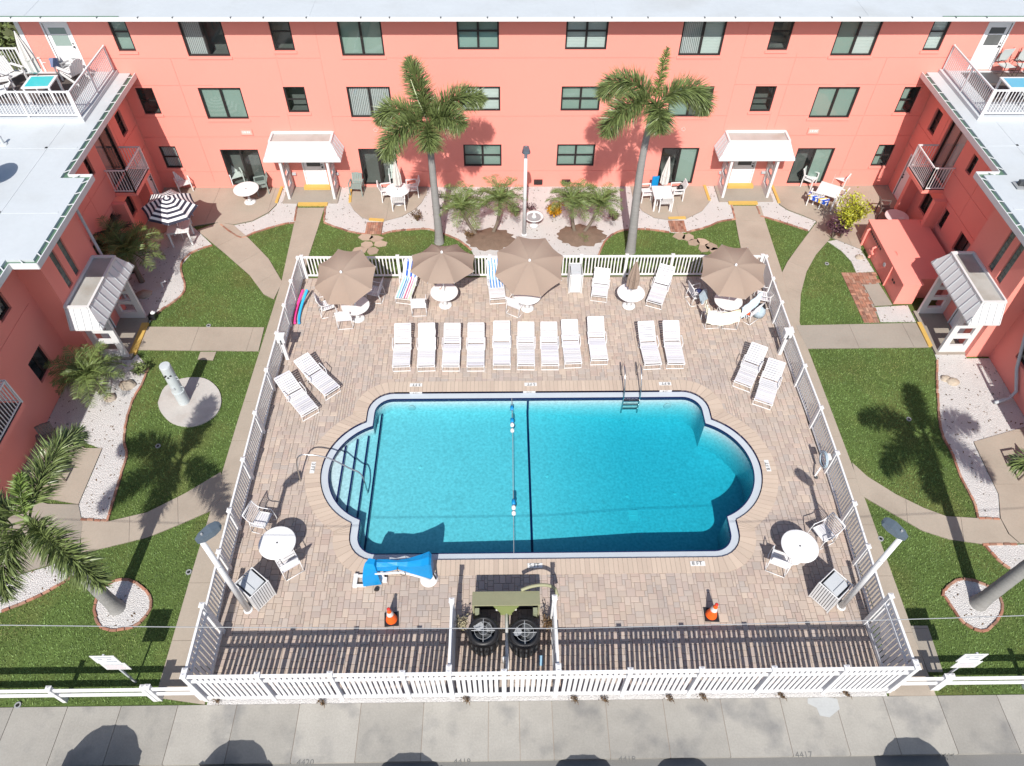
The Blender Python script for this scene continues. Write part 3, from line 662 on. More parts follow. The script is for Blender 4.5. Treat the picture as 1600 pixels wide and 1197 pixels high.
# lane rope, ladder, hand rail
t = thing('lane_rope', 'lane rope with white and blue floats across the pool', 'rope', (-.95, CY, WZ))
obj('cord', MB().tube([(0.0, YT - CY, .05), (.01, 1.2, .005), (0, 0, .0), (-.01, -1.4, .005), (-.02, YB - CY, .05)], .012, 5), MGREY, t)
fb = MB().lathe([(.0, -.09), (.055, -.07), (.075, 0), (.055, .07), (0, .09)], 10).mesh('float', PLASTIC, True); fbb = MB().lathe([(.0, -.11), (.06, -.08), (.06, .08), (0, .11)], 10).mesh('float', BLUE, True)
for y, me in ((1.86, fb), (1.62, fb), (2.05, fbb), (-1.42, fb), (-1.62, fb), (-1.22, fbb), (2.6, fbb)): inst('float', me, t, (0, y, .01), (PI / 2, 0, 0))
t = thing('pool_ladder', 'stainless steel pool ladder with three treads on the far edge', 'ladder', (3.34, 16.35, 0))
for s in (-.29, .29):
    obj('rail', MB().tube(smooth_line([(s, .85, 0), (s, .85, .55), (s, .62, .82), (s, .3, .78), (s, .02, .5), (s, -.18, .0), (s, -.2, -.9)], 5), .022, 8), STEEL, t, smooth=True)
for z in (-.2, -.42, -.64): obj('tread', MB().b(-.29, .29, -.26, -.16, z, z + .03), STEEL, t)
t = thing('hand_rail', 'bent steel hand rail running down the pool steps', 'rail', (-7.75, 13.0, 0))
obj('rail', MB().tube(smooth_line([(-.1, -.25, 0), (-.12, -.1, .5), (-.05, .05, .9), (.25, .1, 1.0), (.9, .08, .82), (1.55, -.05, .4), (1.85, -.12, .22), (1.98, -.3, -.1), (2.0, -.35, -.6)], 5), .024, 8), STEEL, t, smooth=True)

# ================================================================ fences
_fc = {}
def post_mesh(h, w=.115):
    k = ('post', h, w)
    if k not in _fc:
        _fc[k] = MB().b(-w / 2, w / 2, -w / 2, w / 2, -.05, h).b(-w * .62, w * .62, -w * .62, w * .62, h, h + .025).add(
            [(-w * .6, -w * .6, h + .025), (w * .6, -w * .6, h + .025), (w * .6, w * .6, h + .025), (-w * .6, w * .6, h + .025), (0, 0, h + .06)], [(0, 1, 4), (1, 2, 4), (2, 3, 4), (3, 0, 4)]).mesh('post', WHITE)
    return _fc[k]
def fence(label, posts, h, rails, pick, sp, group=None, name='picket_fence', skip=()):
    """posts in order; rails [(z, height, thickness)]; pick (w, t, z0, z1)"""
    x0, y0 = posts[0]
    t = thing(name, label, 'fence', (x0, y0, 0), 0, group)
    for x, y in posts: inst('post', post_mesh(h), t, (x - x0, y - y0, 0))
    k = ('pick',) + tuple(pick or ())
    if pick and k not in _fc: _fc[k] = MB().b(-pick[0] / 2, pick[0] / 2, -pick[1] / 2, pick[1] / 2, pick[2], pick[3]).mesh('picket', WHITE)
    for i, (a, b) in enumerate(zip(posts, posts[1:])):
        if i in skip: continue
        L = math.hypot(b[0] - a[0], b[1] - a[1]); r = ang(a, b); u = ((b[0] - a[0]) / L, (b[1] - a[1]) / L)
        for z, rh, rt in rails:
            kk = ('rail', round(L, 2), rh, rt)
            if kk not in _fc: _fc[kk] = MB().b(.057, L - .057, -rt / 2, rt / 2, -rh / 2, rh / 2).mesh('rail', WHITE)
            inst('rail', _fc[kk], t, (a[0] - x0, a[1] - y0, z), r)
        if pick:
            n = max(1, int(round((L - .12) / sp)) - 1)
            for j in range(n):
                d = .06 + (L - .12) * (j + 1) / (n + 1)
                inst('picket', _fc[k], t, (a[0] + u[0] * d - x0, a[1] + u[1] * d - y0, 0), r)
    return t
TR = [(.13, .14, .05), (1.42, .09, .05), (1.77, .09, .062)]
TPK = (.09, .026, .2, 1.726)
fence('tall white picket fence along the near side of the pool deck', [(-9.13, 6.0), (-7.34, 6.0), (-5.565, 6.0), (-3.79, 6.0), (-2.65, 6.0), (-1.29, 6.0), (.055, 6.0), (1.83, 6.0), (3.6, 6.0), (5.4, 6.0), (7.2, 6.0), (8.95, 6.0)], 1.85, TR, TPK, .136)
fence('short tall white fence section at the near left deck corner', [(-9.15, 7.8), (-9.13, 6.12)], 1.85, TR, TPK, .136)
fence('short tall white fence section at the near right deck corner', [(8.95, 7.85), (8.95, 6.12)], 1.85, TR, TPK, .136)
fence('white fence panel left of the black heat pumps', [(-2.65, 7.85), (-2.65, 6.12)], 1.85, TR, TPK, .136)
fence('white fence panel right of the black heat pumps', [(.055, 7.9), (.055, 6.12)], 1.85, TR, TPK, .136)
LR = [(.11, .07, .045), (1.06, .075, .055)]
LPK = (.042, .03, .14, 1.03)
fence('low white picket fence along the left side of the pool deck', [(-9.43, 22.55), (-9.45, 21.17), (-9.46, 19.82), (-9.45, 18.36), (-9.46, 16.59), (-9.45, 14.71), (-9.43, 12.86), (-9.42, 11.04), (-9.4, 9.7), (-9.36, 7.95)], 1.12, LR, LPK, .125)
fence('low white picket fence along the right side of the pool deck', [(9.38, 22.5), (9.33, 21.18), (9.33, 19.84), (9.32, 18.45), (9.32, 16.62), (9.35, 14.75), (9.33, 12.92), (9.29, 11.08), (9.23, 9.66), (9.15, 7.95)], 1.12, LR, LPK, .125)
fence('low white picket fence along the far side behind the umbrellas', [(-9.3, 22.62), (-7.4, 22.6), (-5.46, 22.6), (-3.6, 22.6), (-1.75, 22.6), (.1, 22.6), (1.94, 22.6), (3.78, 22.6), (5.64, 22.6), (7.5, 22.58), (9.25, 22.56)], 1.12, LR, (.05, .03, .14, 1.03), .135)
fence('white two rail fence along the left lawn by the sign', [((-10.473,6.015,0)[0], 6.02), ((-12.845,6.043,0)[0], 6.02), ((-15.249,6.072,0)[0], 6.02), ((-17.766,6.103,0)[0], 6.02)], .95, [(.42, .14, .045), (.78, .14, .045)], None, .2, name='rail_fence')
fence('short white two rail piece joining the left sign fence to the pool fence', [((-10.473,6.015,0)[0] + .12, 6.03), (-9.25, 6.03)], .95, [(.42, .14, .045), (.78, .14, .045)], None, .2, name='rail_fence')
fence('white two rail fence along the right lawn by the sign', [((10.27,6.042,0)[0], 6.05), ((12.684,6.096,0)[0], 6.05), ((15.104,6.067,0)[0], 6.05), ((17.527,6.038,0)[0], 6.05)], .95, [(.42, .14, .045), (.78, .14, .045)], None, .2, name='rail_fence')
fence('short white two rail piece joining the right sign fence to the pool fence', [(9.07, 6.05), ((10.27,6.042,0)[0] - .12, 6.05)], .95, [(.42, .14, .045), (.78, .14, .045)], None, .2, name='rail_fence')
# gate boxes and gate latches standing on the side fences
for x, y, s, lab in ((-9.25, 18.1, 1, 'white gate closer box on the left side fence'), (9.14, 18.2, -1, 'white gate closer box on the right side fence')):
    t = thing('gate_post', lab, 'gate post', (x, y, 0))
    obj('post', MB().b(-.06, .06, -.06, .06, 0, 1.05), WHITE, t); obj('box', MB().b(-.14, .14, -.1, .1, .95, 1.25).b(-.16, .16, -.12, .12, 1.25, 1.28), WPAINT, t)
    obj('latch', MB().b(-.02, .02, -.13, -.1, .9, 1.1), DGREY, t)

# ================================================================ buildings
def mapped(mb, f, u0, u1, z0, z1, d0, d1, m=0):
    """a box in wall coordinates (along, up, depth into the wall)"""
    P = [f(u, z, d) for d in (d0, d1) for z in (z0, z1) for u in (u0, u1)]
    F = [(0, 1, 3, 2), (4, 6, 7, 5), (0, 4, 5, 1), (2, 3, 7, 6), (0, 2, 6, 4), (1, 5, 7, 3)]
    a, b, c = Vector(P[1]) - Vector(P[0]), Vector(P[2]) - Vector(P[0]), Vector(P[4]) - Vector(P[0])
    if a.cross(b).dot(c) > 0: F = [q[::-1] for q in F]
    mb.add(P, F, m); return mb
def mquad(mb, f, u0, u1, z0, z1, d, m=0):
    P = [f(u0, z0, d), f(u1, z0, d), f(u1, z1, d), f(u0, z1, d)]
    nrm = (Vector(P[1]) - Vector(P[0])).cross(Vector(P[3]) - Vector(P[0])); out = Vector(f(u0, z0, -1)) - Vector(f(u0, z0, 0))
    if nrm.dot(out) < 0: P = P[::-1]
    mb.face(P, m)
def wall(mb, f, u0, u1, z0, z1, holes):
    """front face cut by holes (ua, ub, za, zb, depth, closed)"""
    us = sorted({u0, u1, *[q for h in holes for q in h[:2] if u0 < q < u1]}); zs = sorted({z0, z1, *[q for h in holes for q in h[2:4] if z0 < q < z1]})
    def hole(u, z):
        best = None
        for h in holes:
            if h[0] < u < h[1] and h[2] < z < h[3] and (best is None or h[4] > best[4]): best = h
        return best
    H = [[hole((a + b) / 2, (c + d) / 2) for c, d in zip(zs, zs[1:])] for a, b in zip(us, us[1:])]
    for i, (a, b) in enumerate(zip(us, us[1:])):
        for j, (c, d) in enumerate(zip(zs, zs[1:])):
            h = H[i][j]; dep = h[4] if h else 0
            if not h or h[5]: mquad(mb, f, a, b, c, d, dep)
            for (di, dj, P) in ((1, 0, ((b, c), (b, d))), (0, 1, ((a, d), (b, d)))):
                ii, jj = i + di, j + dj
                if ii < len(H) and jj < len(H[0]):
                    h2 = H[ii][jj]; d2 = h2[4] if h2 else 0
                    if d2 != dep: mb.face([f(*P[0], dep), f(*P[1], dep), f(*P[1], d2), f(*P[0], d2)])
BLIND = PM('window_blind', (.56, .59, .59), .8, .05, 3, .03, 30, 0)
SHADE = PM('sage_shade', (.24, .31, .285), .8, .06, 1, .04, 10, 0)
CURT = PM('grey_curtain', (.46, .46, .48), .9, .12, 6, .05, 40, .3, 12, aniso=(8, 8, .5))
ROOM = PM('painted_dim_room', (.10, .105, .105), .9, .4, 1.2, .1, 6, 0)  # dark tone paints unlit interiors and the grey reflection in their glass
PINKC = PM('pink_curtain', (.40, .26, .26), .9, .15, 6, .05, 40, .3, 12, aniso=(8, 8, .5))
FILL = {'d': ROOM, 'b': BLIND, 'g': SHADE, 'c': CURT, 'p': PINKC}
def window(par, f, h, style, fill, sill=True, dep=.1):
    u0, u1, z0, z1 = h
    w = .07; mb = MB()
    d0, d1 = dep - .05, dep
    for a in ((u0, u1, z0, z0 + w), (u0, u1, z1 - w, z1), (u0, u0 + w, z0 + w, z1 - w), (u1 - w, u1, z0 + w, z1 - w)): mapped(mb, f, *a, d0, d1)
    um, zm = (u0 + u1) / 2, (z0 + z1) / 2
    cells = [(u0 + w, u1 - w, z0 + w, z1 - w)]
    if style in ('slide', 'door', 'quad'):
        mapped(mb, f, um - .045, um + .045, z0 + w, z1 - w, d0 + .005, d1 - .005); cells = [(u0 + w, um - .045, z0 + w, z1 - w), (um + .045, u1 - w, z0 + w, z1 - w)]
    if style in ('hung', 'quad'):
        new = []
        for c in cells:
            mapped(mb, f, c[0], c[1], zm - .03, zm + .03, d0 + .01, d1 - .01); new += [(c[0], c[1], c[2], zm - .03), (c[0], c[1], zm + .03, c[3])]
        cells = new
    wn = obj('window' if style != 'door' else 'sliding_door', mb, BRONZE, par)
    for i, c in enumerate(cells):
        m1 = MB(); mquad(m1, f, *c, d1 - .02); obj('pane', m1, GLASS, wn)
    for k, fl in enumerate(fill):
        n = len(fill); a, b = u0 + (u1 - u0) * k / n, u0 + (u1 - u0) * (k + 1) / n
        m2 = MB()
        if fl == 'b':
            z = z0 + .03
            while z < z1 - .02: mapped(m2, f, a + .02, b - .01, z, z + .05, d1 + .05, d1 + .062); z += .06
            obj('blind', m2, BLIND, wn)
            m2 = MB(); mquad(m2, f, a, b, z0, z1, d1 + .09); obj('backing', m2, CURT, wn)
        elif fl in 'cp':
            x = a
            while x < b - .02: mapped(m2, f, x, x + .055, z0 + .02, z1 - .01, d1 + .05, d1 + .075); x += .075
            obj('curtain', m2, FILL[fl], wn); m2 = MB(); mquad(m2, f, a, b, z0, z1, d1 + .12); obj('backing', m2, ROOM, wn)
        else:
            mquad(m2, f, a, b, z0, z1, d1 + (.06 if fl == 'g' else .55)); obj('shade' if fl == 'g' else 'painted_dim_room', m2, FILL[fl], wn)
            if fl == 'd':
                m3 = MB(); mapped(m3, f, a, b, z0 - .01, z0, d1 + .02, d1 + .55); mapped(m3, f, a, b, z1, z1 + .01, d1 + .02, d1 + .55); mapped(m3, f, a - .01, a, z0, z1, d1 + .02, d1 + .55); mapped(m3, f, b, b + .01, z0, z1, d1 + .02, d1 + .55); obj('reveal', m3, ROOM, wn)
    if sill:
        m3 = MB(); mapped(m3, f, u0 - .05, u1 + .05, z0 - .1, z0 - .002, -.035, .09); obj('sill', m3, PINKT, wn)
    return wn
DOORW = PM('white_door', (.74, .74, .75), .4, .03, 3, .02, 20, .02, 20)
def door(par, f, u0, u1, z0, z1, win=True, dep=.06, light=SHADE):
    mb = MB()
    for a in ((u0 - .06, u0, z0, z1 + .06), (u1, u1 + .06, z0, z1 + .06), (u0, u1, z1, z1 + .06)): mapped(mb, f, *a, -.02, dep)
    mapped(mb, f, u0, u1, z0, z1, dep - .03, dep)
    d = obj('door', mb, DOORW, par)
    if win:
        m = MB(); mapped(m, f, u0 + .15, u1 - .15, z0 + 1.0, z1 - .18, dep - .042, dep - .028); obj('door_light', m, light, d)
        m = MB(); mapped(m, f, u0 + .15, u1 - .15, z0 + 1.42, z0 + 1.46, dep - .05, dep - .042); obj('glazing_bar', m, DOORW, d)
    m = MB(); mapped(m, f, u1 - .11, u1 - .05, z0 + .93, z0 + .99, dep - .09, dep - .03); mapped(m, f, u1 - .1, u1 - .06, z0 + 1.07, z0 + 1.11, dep - .07, dep - .03); obj('handle', m, DGREY, d)
    return d
main = thing('apartment_building', 'salmon pink three storey building with white roof across the far side', 'building', (0, 28.9, 0))
MY = 28.9
def fm(u, z, d): return (u, d, z)           # main wall, in the frame of its Empty
W3 = [(15.79, 16.48, 6.4, 7.9, 'hung', 'g', 'b'), (12.11, 13.79, 6.19, 7.9, 'slide', 'cd', 'gb'), (9.47, 10.29, 6.42, 7.9, 'hung', 'd', 'd'), (5.92, 7.63, 6.2, 7.9, 'slide', 'gg', 'cb'), (1.32, 2.98, 6.45, 7.9, 'quad', 'gg', 'bb')]
W2 = [(15.76, 16.48, 3.7, 4.88, 'hung', 'd', 'gd'), (12.11, 13.88, 3.46, 4.88, 'slide', 'gg', 'gg'), (9.45, 10.34, 3.76, 4.92, 'hung', 'd', 'd'), (5.9, 7.71, 3.52, 4.92, 'slide', 'cc', 'gd'), (1.29, 2.95, 3.81, 4.92, 'quad', 'bb', 'gg')]
W1 = [(15.75, 16.5, 1.05, 2.17, 'hung', 'c', 'gd'), (1.25, 2.96, 1.1, 2.22, 'quad', 'gg', 'gg')]
SLD = [(12.14, 13.83, .12, 2.0, 'door', 'dd', 'dg'), (6.0, 7.67, .14, 2.03, 'door', 'dd', 'dg')]
holes = []; wins = []
for L in (W3, W2, W1, SLD):
    for a, b, z0, z1, st, fl, fr in L:
        for s, fill in ((-1, fl), (1, fr)):
            u = (-b, -a) if s < 0 else (a, b)
            holes.append((*u, z0, z1, .16, False)); wins.append(((*u, z0, z1), st, fill))
DR = [(-19.04, -18.1), (18.04, 18.94)]
for a, b in DR: holes.append((a, b, 5.62, 7.5, .06, True))
for a, b in ((-10.28, -9.36), (9.46, 10.38)): holes.append((a, b, .12, 2.05, .06, True))
G_ = .022
for z, spans in ((6.12, [(-20, -13.9), (-12.0, -8.55), (-5.8, 5.8), (8.55, 12.0), (13.9, 20)]), (4.98, [(-17, -14.55), (-14.55, -13.2), (13.2, 14.55), (8.55, 12.6), (14.55, 17)]), (3.58, [(-17, -10.75), (-8.55, -1), (-1, 8.55), (10.75, 17)]), (2.62, [(-17, -11.4), (11.4, 17)]), (.86, [(-20, -13.9), (-12.05, -10.3), (-9.3, -7.7), (-5.95, 5.95), (7.75, 9.4), (10.4, 12.05), (13.9, 20)])):
    for a, b in spans: holes.append((a, b, z - G_ / 2, z + G_ / 2, .016, True))
for x in (-14.55, 14.5):
    holes.append((x - G_ / 2, x + G_ / 2, .3, 6.12, .016, True))
for x, z0, z1 in ((-8.52, 2.9, 7.95), (8.52, 2.9, 7.95), (-10.3, 4.95, 6.3), (-10.42, 2.9, 3.7), (-4.6, .0, 1.9), (10.75, 3.0, 6.3), (10.42, 2.9, 3.7)): holes.append((x - .009, x + .009, z0, z1, .014, True))
mb = MB(); wall(mb, fm, -20.0, 20.6, -.2, 7.96, holes)
mb.face([(-20, 0, -.2), (-20, 12, -.2), (-20, 12, 7.96), (-20, 0, 7.96)]); mb.face([(20.6, 0, -.2), (20.6, 12, -.2), (20.6, 12, 7.96), (20.6, 0, 7.96)][::-1]); mb.face([(-20, 12, -.2), (-20, 12, 7.96), (20.6, 12, 7.96), (20.6, 12, -.2)][::-1])
obj('wall', mb, PINK, main)
obj('corner_trim', MB().b(-20.08, -19.9, -.03, .1, 0, 7.95), WPAINT, main)
for h, st, fill in wins: window(main, fm, h, st, fill, sill=(st in ('slide', 'hung') ))
for a, b in DR: door(main, fm, a, b, 5.62, 7.5, True, .06, SHADE if a < 0 else ROOM)
for a, b in ((-10.28, -9.36), (9.46, 10.38)):
    door(main, fm, a, b, .12, 2.05, True, .06, ROOM)
    obj('door_step', MB().b(a - .15, b + .15, -.28, -.01, 0, .18), YELLOW, main)
# roof with lip and seams
mb = MB().b(-22, 22.4, -.84, 13, 7.965, 8.03)
rf = obj('roof', mb, ROOF, main)
obj('roof_lip', MB().b(-22, 22.4, -.89, -.84, 7.945, 8.085).b(-22, 22.4, -.84, -.74, 8.03, 8.05), WPAINT, rf)
for k, x in enumerate(np.arange(-21.4, 22.3, 1.62)):
    obj('roof_strap', MB().b(x + .3 * math.sin(k * 2.3), x + .05 + .3 * math.sin(k * 2.3), -.895, -.80, 8.06, 8.092), DGREY, rf)
for y in (.9, 2.7, 4.5): obj('roof_seam', MB().b(-22, 22.4, y, y + .1, 8.03, 8.036), ROOF, rf)
for x in (-19.3, -8.6, 2.4, 12.8, 20.3): obj('roof_seam', MB().b(x, x + .12, -.6, 12.9, 8.03, 8.038), ROOF, rf)
obj('back_gutter', MB().b(-22, -15.6, -.74, -.70, 8.03, 8.07), GREENG, rf); obj('back_gutter', MB().b(15.6, 22.4, -.74, -.70, 8.03, 8.07), GREENG, rf)
# plaques, diamonds, boxes
PLQ = PM('pale_pink_plaque', (.66, .42, .37), .6, .05, 5, 0, 20, 0)
for x in (-12.4, 12.55):
    p = obj('plaque', MB().b(-.22, .22, -.03, 0, -.1, .1), PLQ, main, (x, 0, 2.86)); obj('plaque_frame', MB().b(-.27, .27, -.04, 0, .1, .14).b(-.27, .27, -.04, 0, -.14, -.1).b(-.27, -.22, -.04, 0, -.1, .1).b(.22, .27, -.04, 0, -.1, .1), PINKT, p)
    obj('plaque_letters', MB().b(-.16, -.12, -.036, -.03, -.04, .05).b(-.09, -.02, -.036, -.03, -.04, .05).b(.02, .09, -.036, -.03, -.04, .05).b(.11, .16, -.036, -.03, -.04, .05), WPAINT, p)
for x in (-6.75, 6.75):
    mb = MB()
    for k in range(4): mb.bar((.1 * math.cos(PI / 2 * k), -.012, .1 * math.sin(PI / 2 * k)), (.1 * math.cos(PI / 2 * (k + 1)), -.012, .1 * math.sin(PI / 2 * (k + 1))), .03, .03, up=(0, 1, 0))
    obj('diamond_ornament', mb, PLQ, main, (x, 0, 2.95))
for x in (-10.78, -8.83, 8.9, 10.87):
    obj('letter_box', MB().b(-.1, .1, -.08, 0, -.08, .08), DGREY, main, (x, 0, 1.52)); obj('door_bell_lamp', MB().b(-.09, .09, -.1, 0, -.05, .05), ALU, main, (x, 0, .78))
for x in (0.45, 1.75): obj('wall_vent', MB().b(-.2, .2, -.14, 0, -.08, .1), BRONZE, main, (x, 0, .3))

# ---- porches
def porch(par, loc, rz):
    pr = obj('porch', MB().b(-1.3, 1.3, -.8, 0, 2.72, 2.80), PM('porch_roof_grey', (.36, .36, .34), .8, .12, 2, .08, 20, .1, 20, stain=(.25, .22, .18), stain_s=1.2, stain_a=.6), par, loc, rz)
    mb = MB().b(-1.34, 1.34, -.86, -.78, 2.74, 2.88).b(-1.36, -1.27, -.78, 0, 2.74, 2.88).b(1.27, 1.36, -.78, 0, 2.74, 2.88).b(-1.3, 1.3, -.06, 0, 2.78, 2.9)
    obj('roof_rim', mb, WPAINT, pr)
    E = [(-1.68, 0), (-1.68, -1.12), (1.68, -1.12), (1.68, 0)]; T = [(-1.345, 0), (-1.345, -.845), (1.345, -.845), (1.345, 0)]
    mb = MB()
    for i in range(3):
        a, b, c, d = E[i], E[i + 1], T[i + 1], T[i]
        mb.face([(*a, 2.12), (*b, 2.12), (*c, 2.80), (*d, 2.80)])
        mb.face([(*a, 2.06), (*b, 2.06), (*b, 2.12), (*a, 2.12)])
    mb.face([(*p, 2.06) for p in E][::-1])
    obj('metal_skirt', mb, WPAINT, pr)
    for i in range(3):
        a, b, c, d = [Vector((*q, z)) for q, z in ((E[i], 2.12), (E[i + 1], 2.12), (T[i + 1], 2.80), (T[i], 2.80))]
        n = 9 if i == 1 else 4
        for k in range(n + 1):
            if i == 1:
                x = a.x + .12 + (b.x - a.x - .24) * k / n; p = Vector((x, -1.12, 2.12)); q = Vector((x, -.845, 2.80))
                lim = (abs(x) - 1.345) / .335
                if lim > 0: q = p.lerp(q, max(.05, 1 - lim))
            else:
                y = -1.0 * k / n - .05; p = Vector((E[i][0] if i == 0 else E[2][0], y, 2.12)); q = Vector((T[i][0] if i == 0 else T[2][0], y, 2.80))
                lim = (abs(y) - .845) / .275
                if lim > 0: q = p.lerp(q, max(.05, 1 - lim))
            obj('roof_seam', MB().bar(p, q, .02, .05), ALU, pr)  # grey colour paints the shadow lines of the seams on the white skirt
    for s in (-1, 1):
        x = s * 1.03; mb = MB()
        for (y0, y1, z0, z1) in ((-1.0, -.78, 0, 2.06), (-.2, 0, 0, 2.06), (-.78, -.2, 0, .38), (-.78, -.2, .78, .95), (-.78, -.2, 1.32, 1.48), (-.78, -.2, 1.82, 2.06)):
            mb.b(x - .055, x + .055, y0, y1, z0, z1)
        obj('side_panel', mb, WPAINT, pr)
    return pr
porch(main, (-9.95, 0, 0), 0); porch(main, (9.98, 0, 0), 0)

# ---- wings
def wing(s, label):
    wg = thing('apartment_wing', label, 'building', (s * 17.0, 20, 0))
    def loc(x, y, z): return (x - s * 17.0, y - 20, z)
    def fr(u, z, d): return loc(s * (17.0 + d), u, z)         # recessed wall
    def fb(u, z, d): return loc(s * (16.14 + d), u, z)        # stair bay
    wn = [((27.45, 28.02, 3.45, 4.45), 'hung', 'd', fr), ((25.25, 26.75, 2.46, 4.75), 'door', 'cp' if s > 0 else 'pd', fr), ((24.1, 24.5, 3.75, 4.5), 'hung', 'd', fr),
          ((25.4, 26.05, .85, 1.75), 'slide', 'd', fr), ((24.0, 24.4, 1.2, 2.05), 'hung', 'd', fr), ((22.0, 22.85, 1.2, 2.06), 'slide', 'pd', fr),
          ((16.1, 17.05, 1.04, 2.0), 'slide', 'd', fr), ((16.3, 17.0, 3.75, 4.6), 'hung', 'd', fr), ((12.4, 13.9, 2.46, 4.7), 'door', 'cd', fr)]
    hs = [(*w[0], .18, False) for w in wn] + [(27.35, 28.2, .03, 2.05, .06, True)]
    for z in (3.28, 2.3): hs.append((21.2, 28.85, z - .011, z + .011, .016, True))
    hs.append((9, 17.7, 3.28 - .011, 3.28 + .011, .016, True))
    for y in (23.4, 26.95): hs.append((y - .009, y + .009, 2.3, 5.3, .014, True))
    mb = MB(); wall(mb, fr, 20.9, 28.88, -.2, 5.5, hs); wall(mb, fr, 9.0, 18.0, -.2, 5.5, hs)
    bh = [(19.32, 19.64, 3.0, 4.75, .1, True), (18.68, 19.0, 3.0, 4.75, .1, True), (18.85, 19.7, .06, 2.05, .06, True)]
    wall(mb, fb, 18.0, 20.9, -.2, 5.5, bh)
    for y in (18.0, 20.9):
        q = [loc(s * 16.14, y, -.2), loc(s * 17.0, y, -.2), loc(s * 17.0, y, 5.5), loc(s * 16.14, y, 5.5)]
        mb.face(q)
    obj('wall', mb, PINK, wg)
    for h, st, fl, f in wn: window(wg, f, h, st, fl, sill=False, dep=.14)
    GBK = PM('glass_block', (.11, .15, .135), .25, .2, 5, .2, 40, .3, 40, rnd=.25)
    for y in (19.32, 18.68):
        for k in range(9):
            m = MB(); mapped(m, fb, y + .01, y + .155, 3.0 + k * .194 + .006, 3.0 + (k + 1) * .194 - .006, .06, .1); mapped(m, fb, y + .165, y + .31, 3.0 + k * .194 + .006, 3.0 + (k + 1) * .194 - .006, .06, .1); obj('glass_block', m, GBK, wg)
    door(wg, fr, 27.35, 28.2, .03, 2.05, False); door(wg, fb, 18.85, 19.7, .06, 2.05, False)
    # fins below the balcony
    for y in (24.55, 26.75): obj('fin_wall', MB().box(loc(s * 16.74, y, 1.15), (.52, .22, 2.3)), PINK, wg)
    obj('alcove_wall', MB().box(loc(s * 16.97, 26.9, .55), (.05, .05, 1.1)), PINKT, wg)
    porch(wg, loc(s * 16.14, 19.27, 0), -s * PI / 2)
    # roof and gutter
    xe, xb = 16.2, 15.36
    P = [(xe, 28.88), (xe, 21.72), (xb, 21.72), (xb, 17.05), (xe, 17.05), (xe, 9.0)]
    ins = .19
    Q = [(xe + ins, 28.88), (xe + ins, 21.72 - ins), (xb + ins, 21.72 - ins), (xb + ins, 17.05 + ins), (xe + ins, 17.05 + ins), (xe + ins, 9.0)]
    wl = lambda p, z: loc(s * p[0], p[1], z)
    mb = MB().prism([wl(p, 0)[:2] for p in Q + [(34, 9), (34, 28.88)]], 5.36, 5.52)
    rf = obj('roof', mb, ROOF, wg)
    mb = MB()
    for a, b, c, d in zip(P, P[1:], Q[1:], Q): mb.face([wl(a, 5.43), wl(b, 5.43), wl(c, 5.43), wl(d, 5.43)])
    obj('gutter', mb, GREENG, rf)
    mb = MB()
    for a, b in zip(P, P[1:]):
        mb.bar(wl(a, 5.43), wl(b, 5.43), .03, .2)
    obj('fascia', mb, WPAINT, rf)
    mb = MB(); mb.prism([wl(p, 0)[:2] for p in P + [(17.1, 9.0), (17.1, 18.0), (16.2, 18.0), (16.2, 20.9), (17.1, 20.9), (17.1, 28.88)]], 5.3, 5.335, bottom=True); obj('soffit', mb, WPAINT, rf)
    for a, b, c, d in zip(P, P[1:], Q[1:], Q):
        L = math.hypot(b[0] - a[0], b[1] - a[1]); n = int(L / .62)
        for k in range(n):
            t = (k + .5) / n
            obj('gutter_strap', MB().bar(wl((a[0] + (b[0] - a[0]) * t, a[1] + (b[1] - a[1]) * t), 5.515), wl((d[0] + (c[0] - d[0]) * t, d[1] + (c[1] - d[1]) * t), 5.515), .035, .015), WPAINT, rf)
    for x0, y0, x1, y1 in ((17.6, 9, 17.6, 25.0), (20.2, 9, 20.2, 25.0), (16.5, 23.4, 34, 23.4), (15.7, 19.6, 34, 19.6), (16.5, 14.5, 34, 14.5)):
        obj('roof_seam', MB().bar(wl((x0, y0), 5.523), wl((x1, y1), 5.523), .1, .012), ROOF, rf)
    # terrace
    obj('terrace_floor', MB().b(*sorted((loc(s * 17.1, 0, 0)[0], loc(s * 34, 0, 0)[0])), loc(0, 25.35, 0)[1], loc(0, 28.88, 0)[1], 5.5, 5.59), ROOF, wg); obj('terrace_carpet', MB().b(*sorted((loc(s * 17.7, 0, 0)[0], loc(s * 34, 0, 0)[0])), loc(0, 26.35, 0)[1], loc(0, 28.7, 0)[1], 5.585, 5.6), DECKB, wg)
    kb = MB().b(*sorted((loc(s * 16.85, 0, 0)[0], loc(s * 17.1, 0, 0)[0])), loc(0, 25.1, 0)[1], loc(0, 28.88, 0)[1], 5.4, 5.66).b(*sorted((loc(s * 17.1, 0, 0)[0], loc(s * 34, 0, 0)[0])), loc(0, 25.1, 0)[1], loc(0, 25.35, 0)[1], 5.4, 5.66)
    obj('kerb', kb, ROOF, wg)
    def railing(A, Bq, zb, zt, name, par=wg, sp=.125, posts=1.9):
        a, b = Vector(loc(*A, 0)), Vector(loc(*Bq, 0)); L = (b - a).length; u = (b - a).normalized(); r = math.atan2(u.y, u.x)
        top = obj(name, MB().bar((0, 0, zt), (L, 0, zt), .06, .05).bar((0, 0, zb + .1), (L, 0, zb + .1), .04, .04), WHITE, par, a, r)
        n = int(L / sp); me = MB().b(-.012, .012, -.012, .012, zb + .11, zt - .02).mesh('baluster', WHITE)
        for k in range(n): inst('baluster', me, top, ((k + .5) * L / n, 0, 0))
        m2 = MB().b(-.028, .028, -.028, .028, zb, zt + .04).mesh('rail_post', WHITE)
        for k in range(int(round(L / posts)) + 1): inst('rail_post', m2, top, (k * L / max(1, round(L / posts)), 0, 0))
        return top
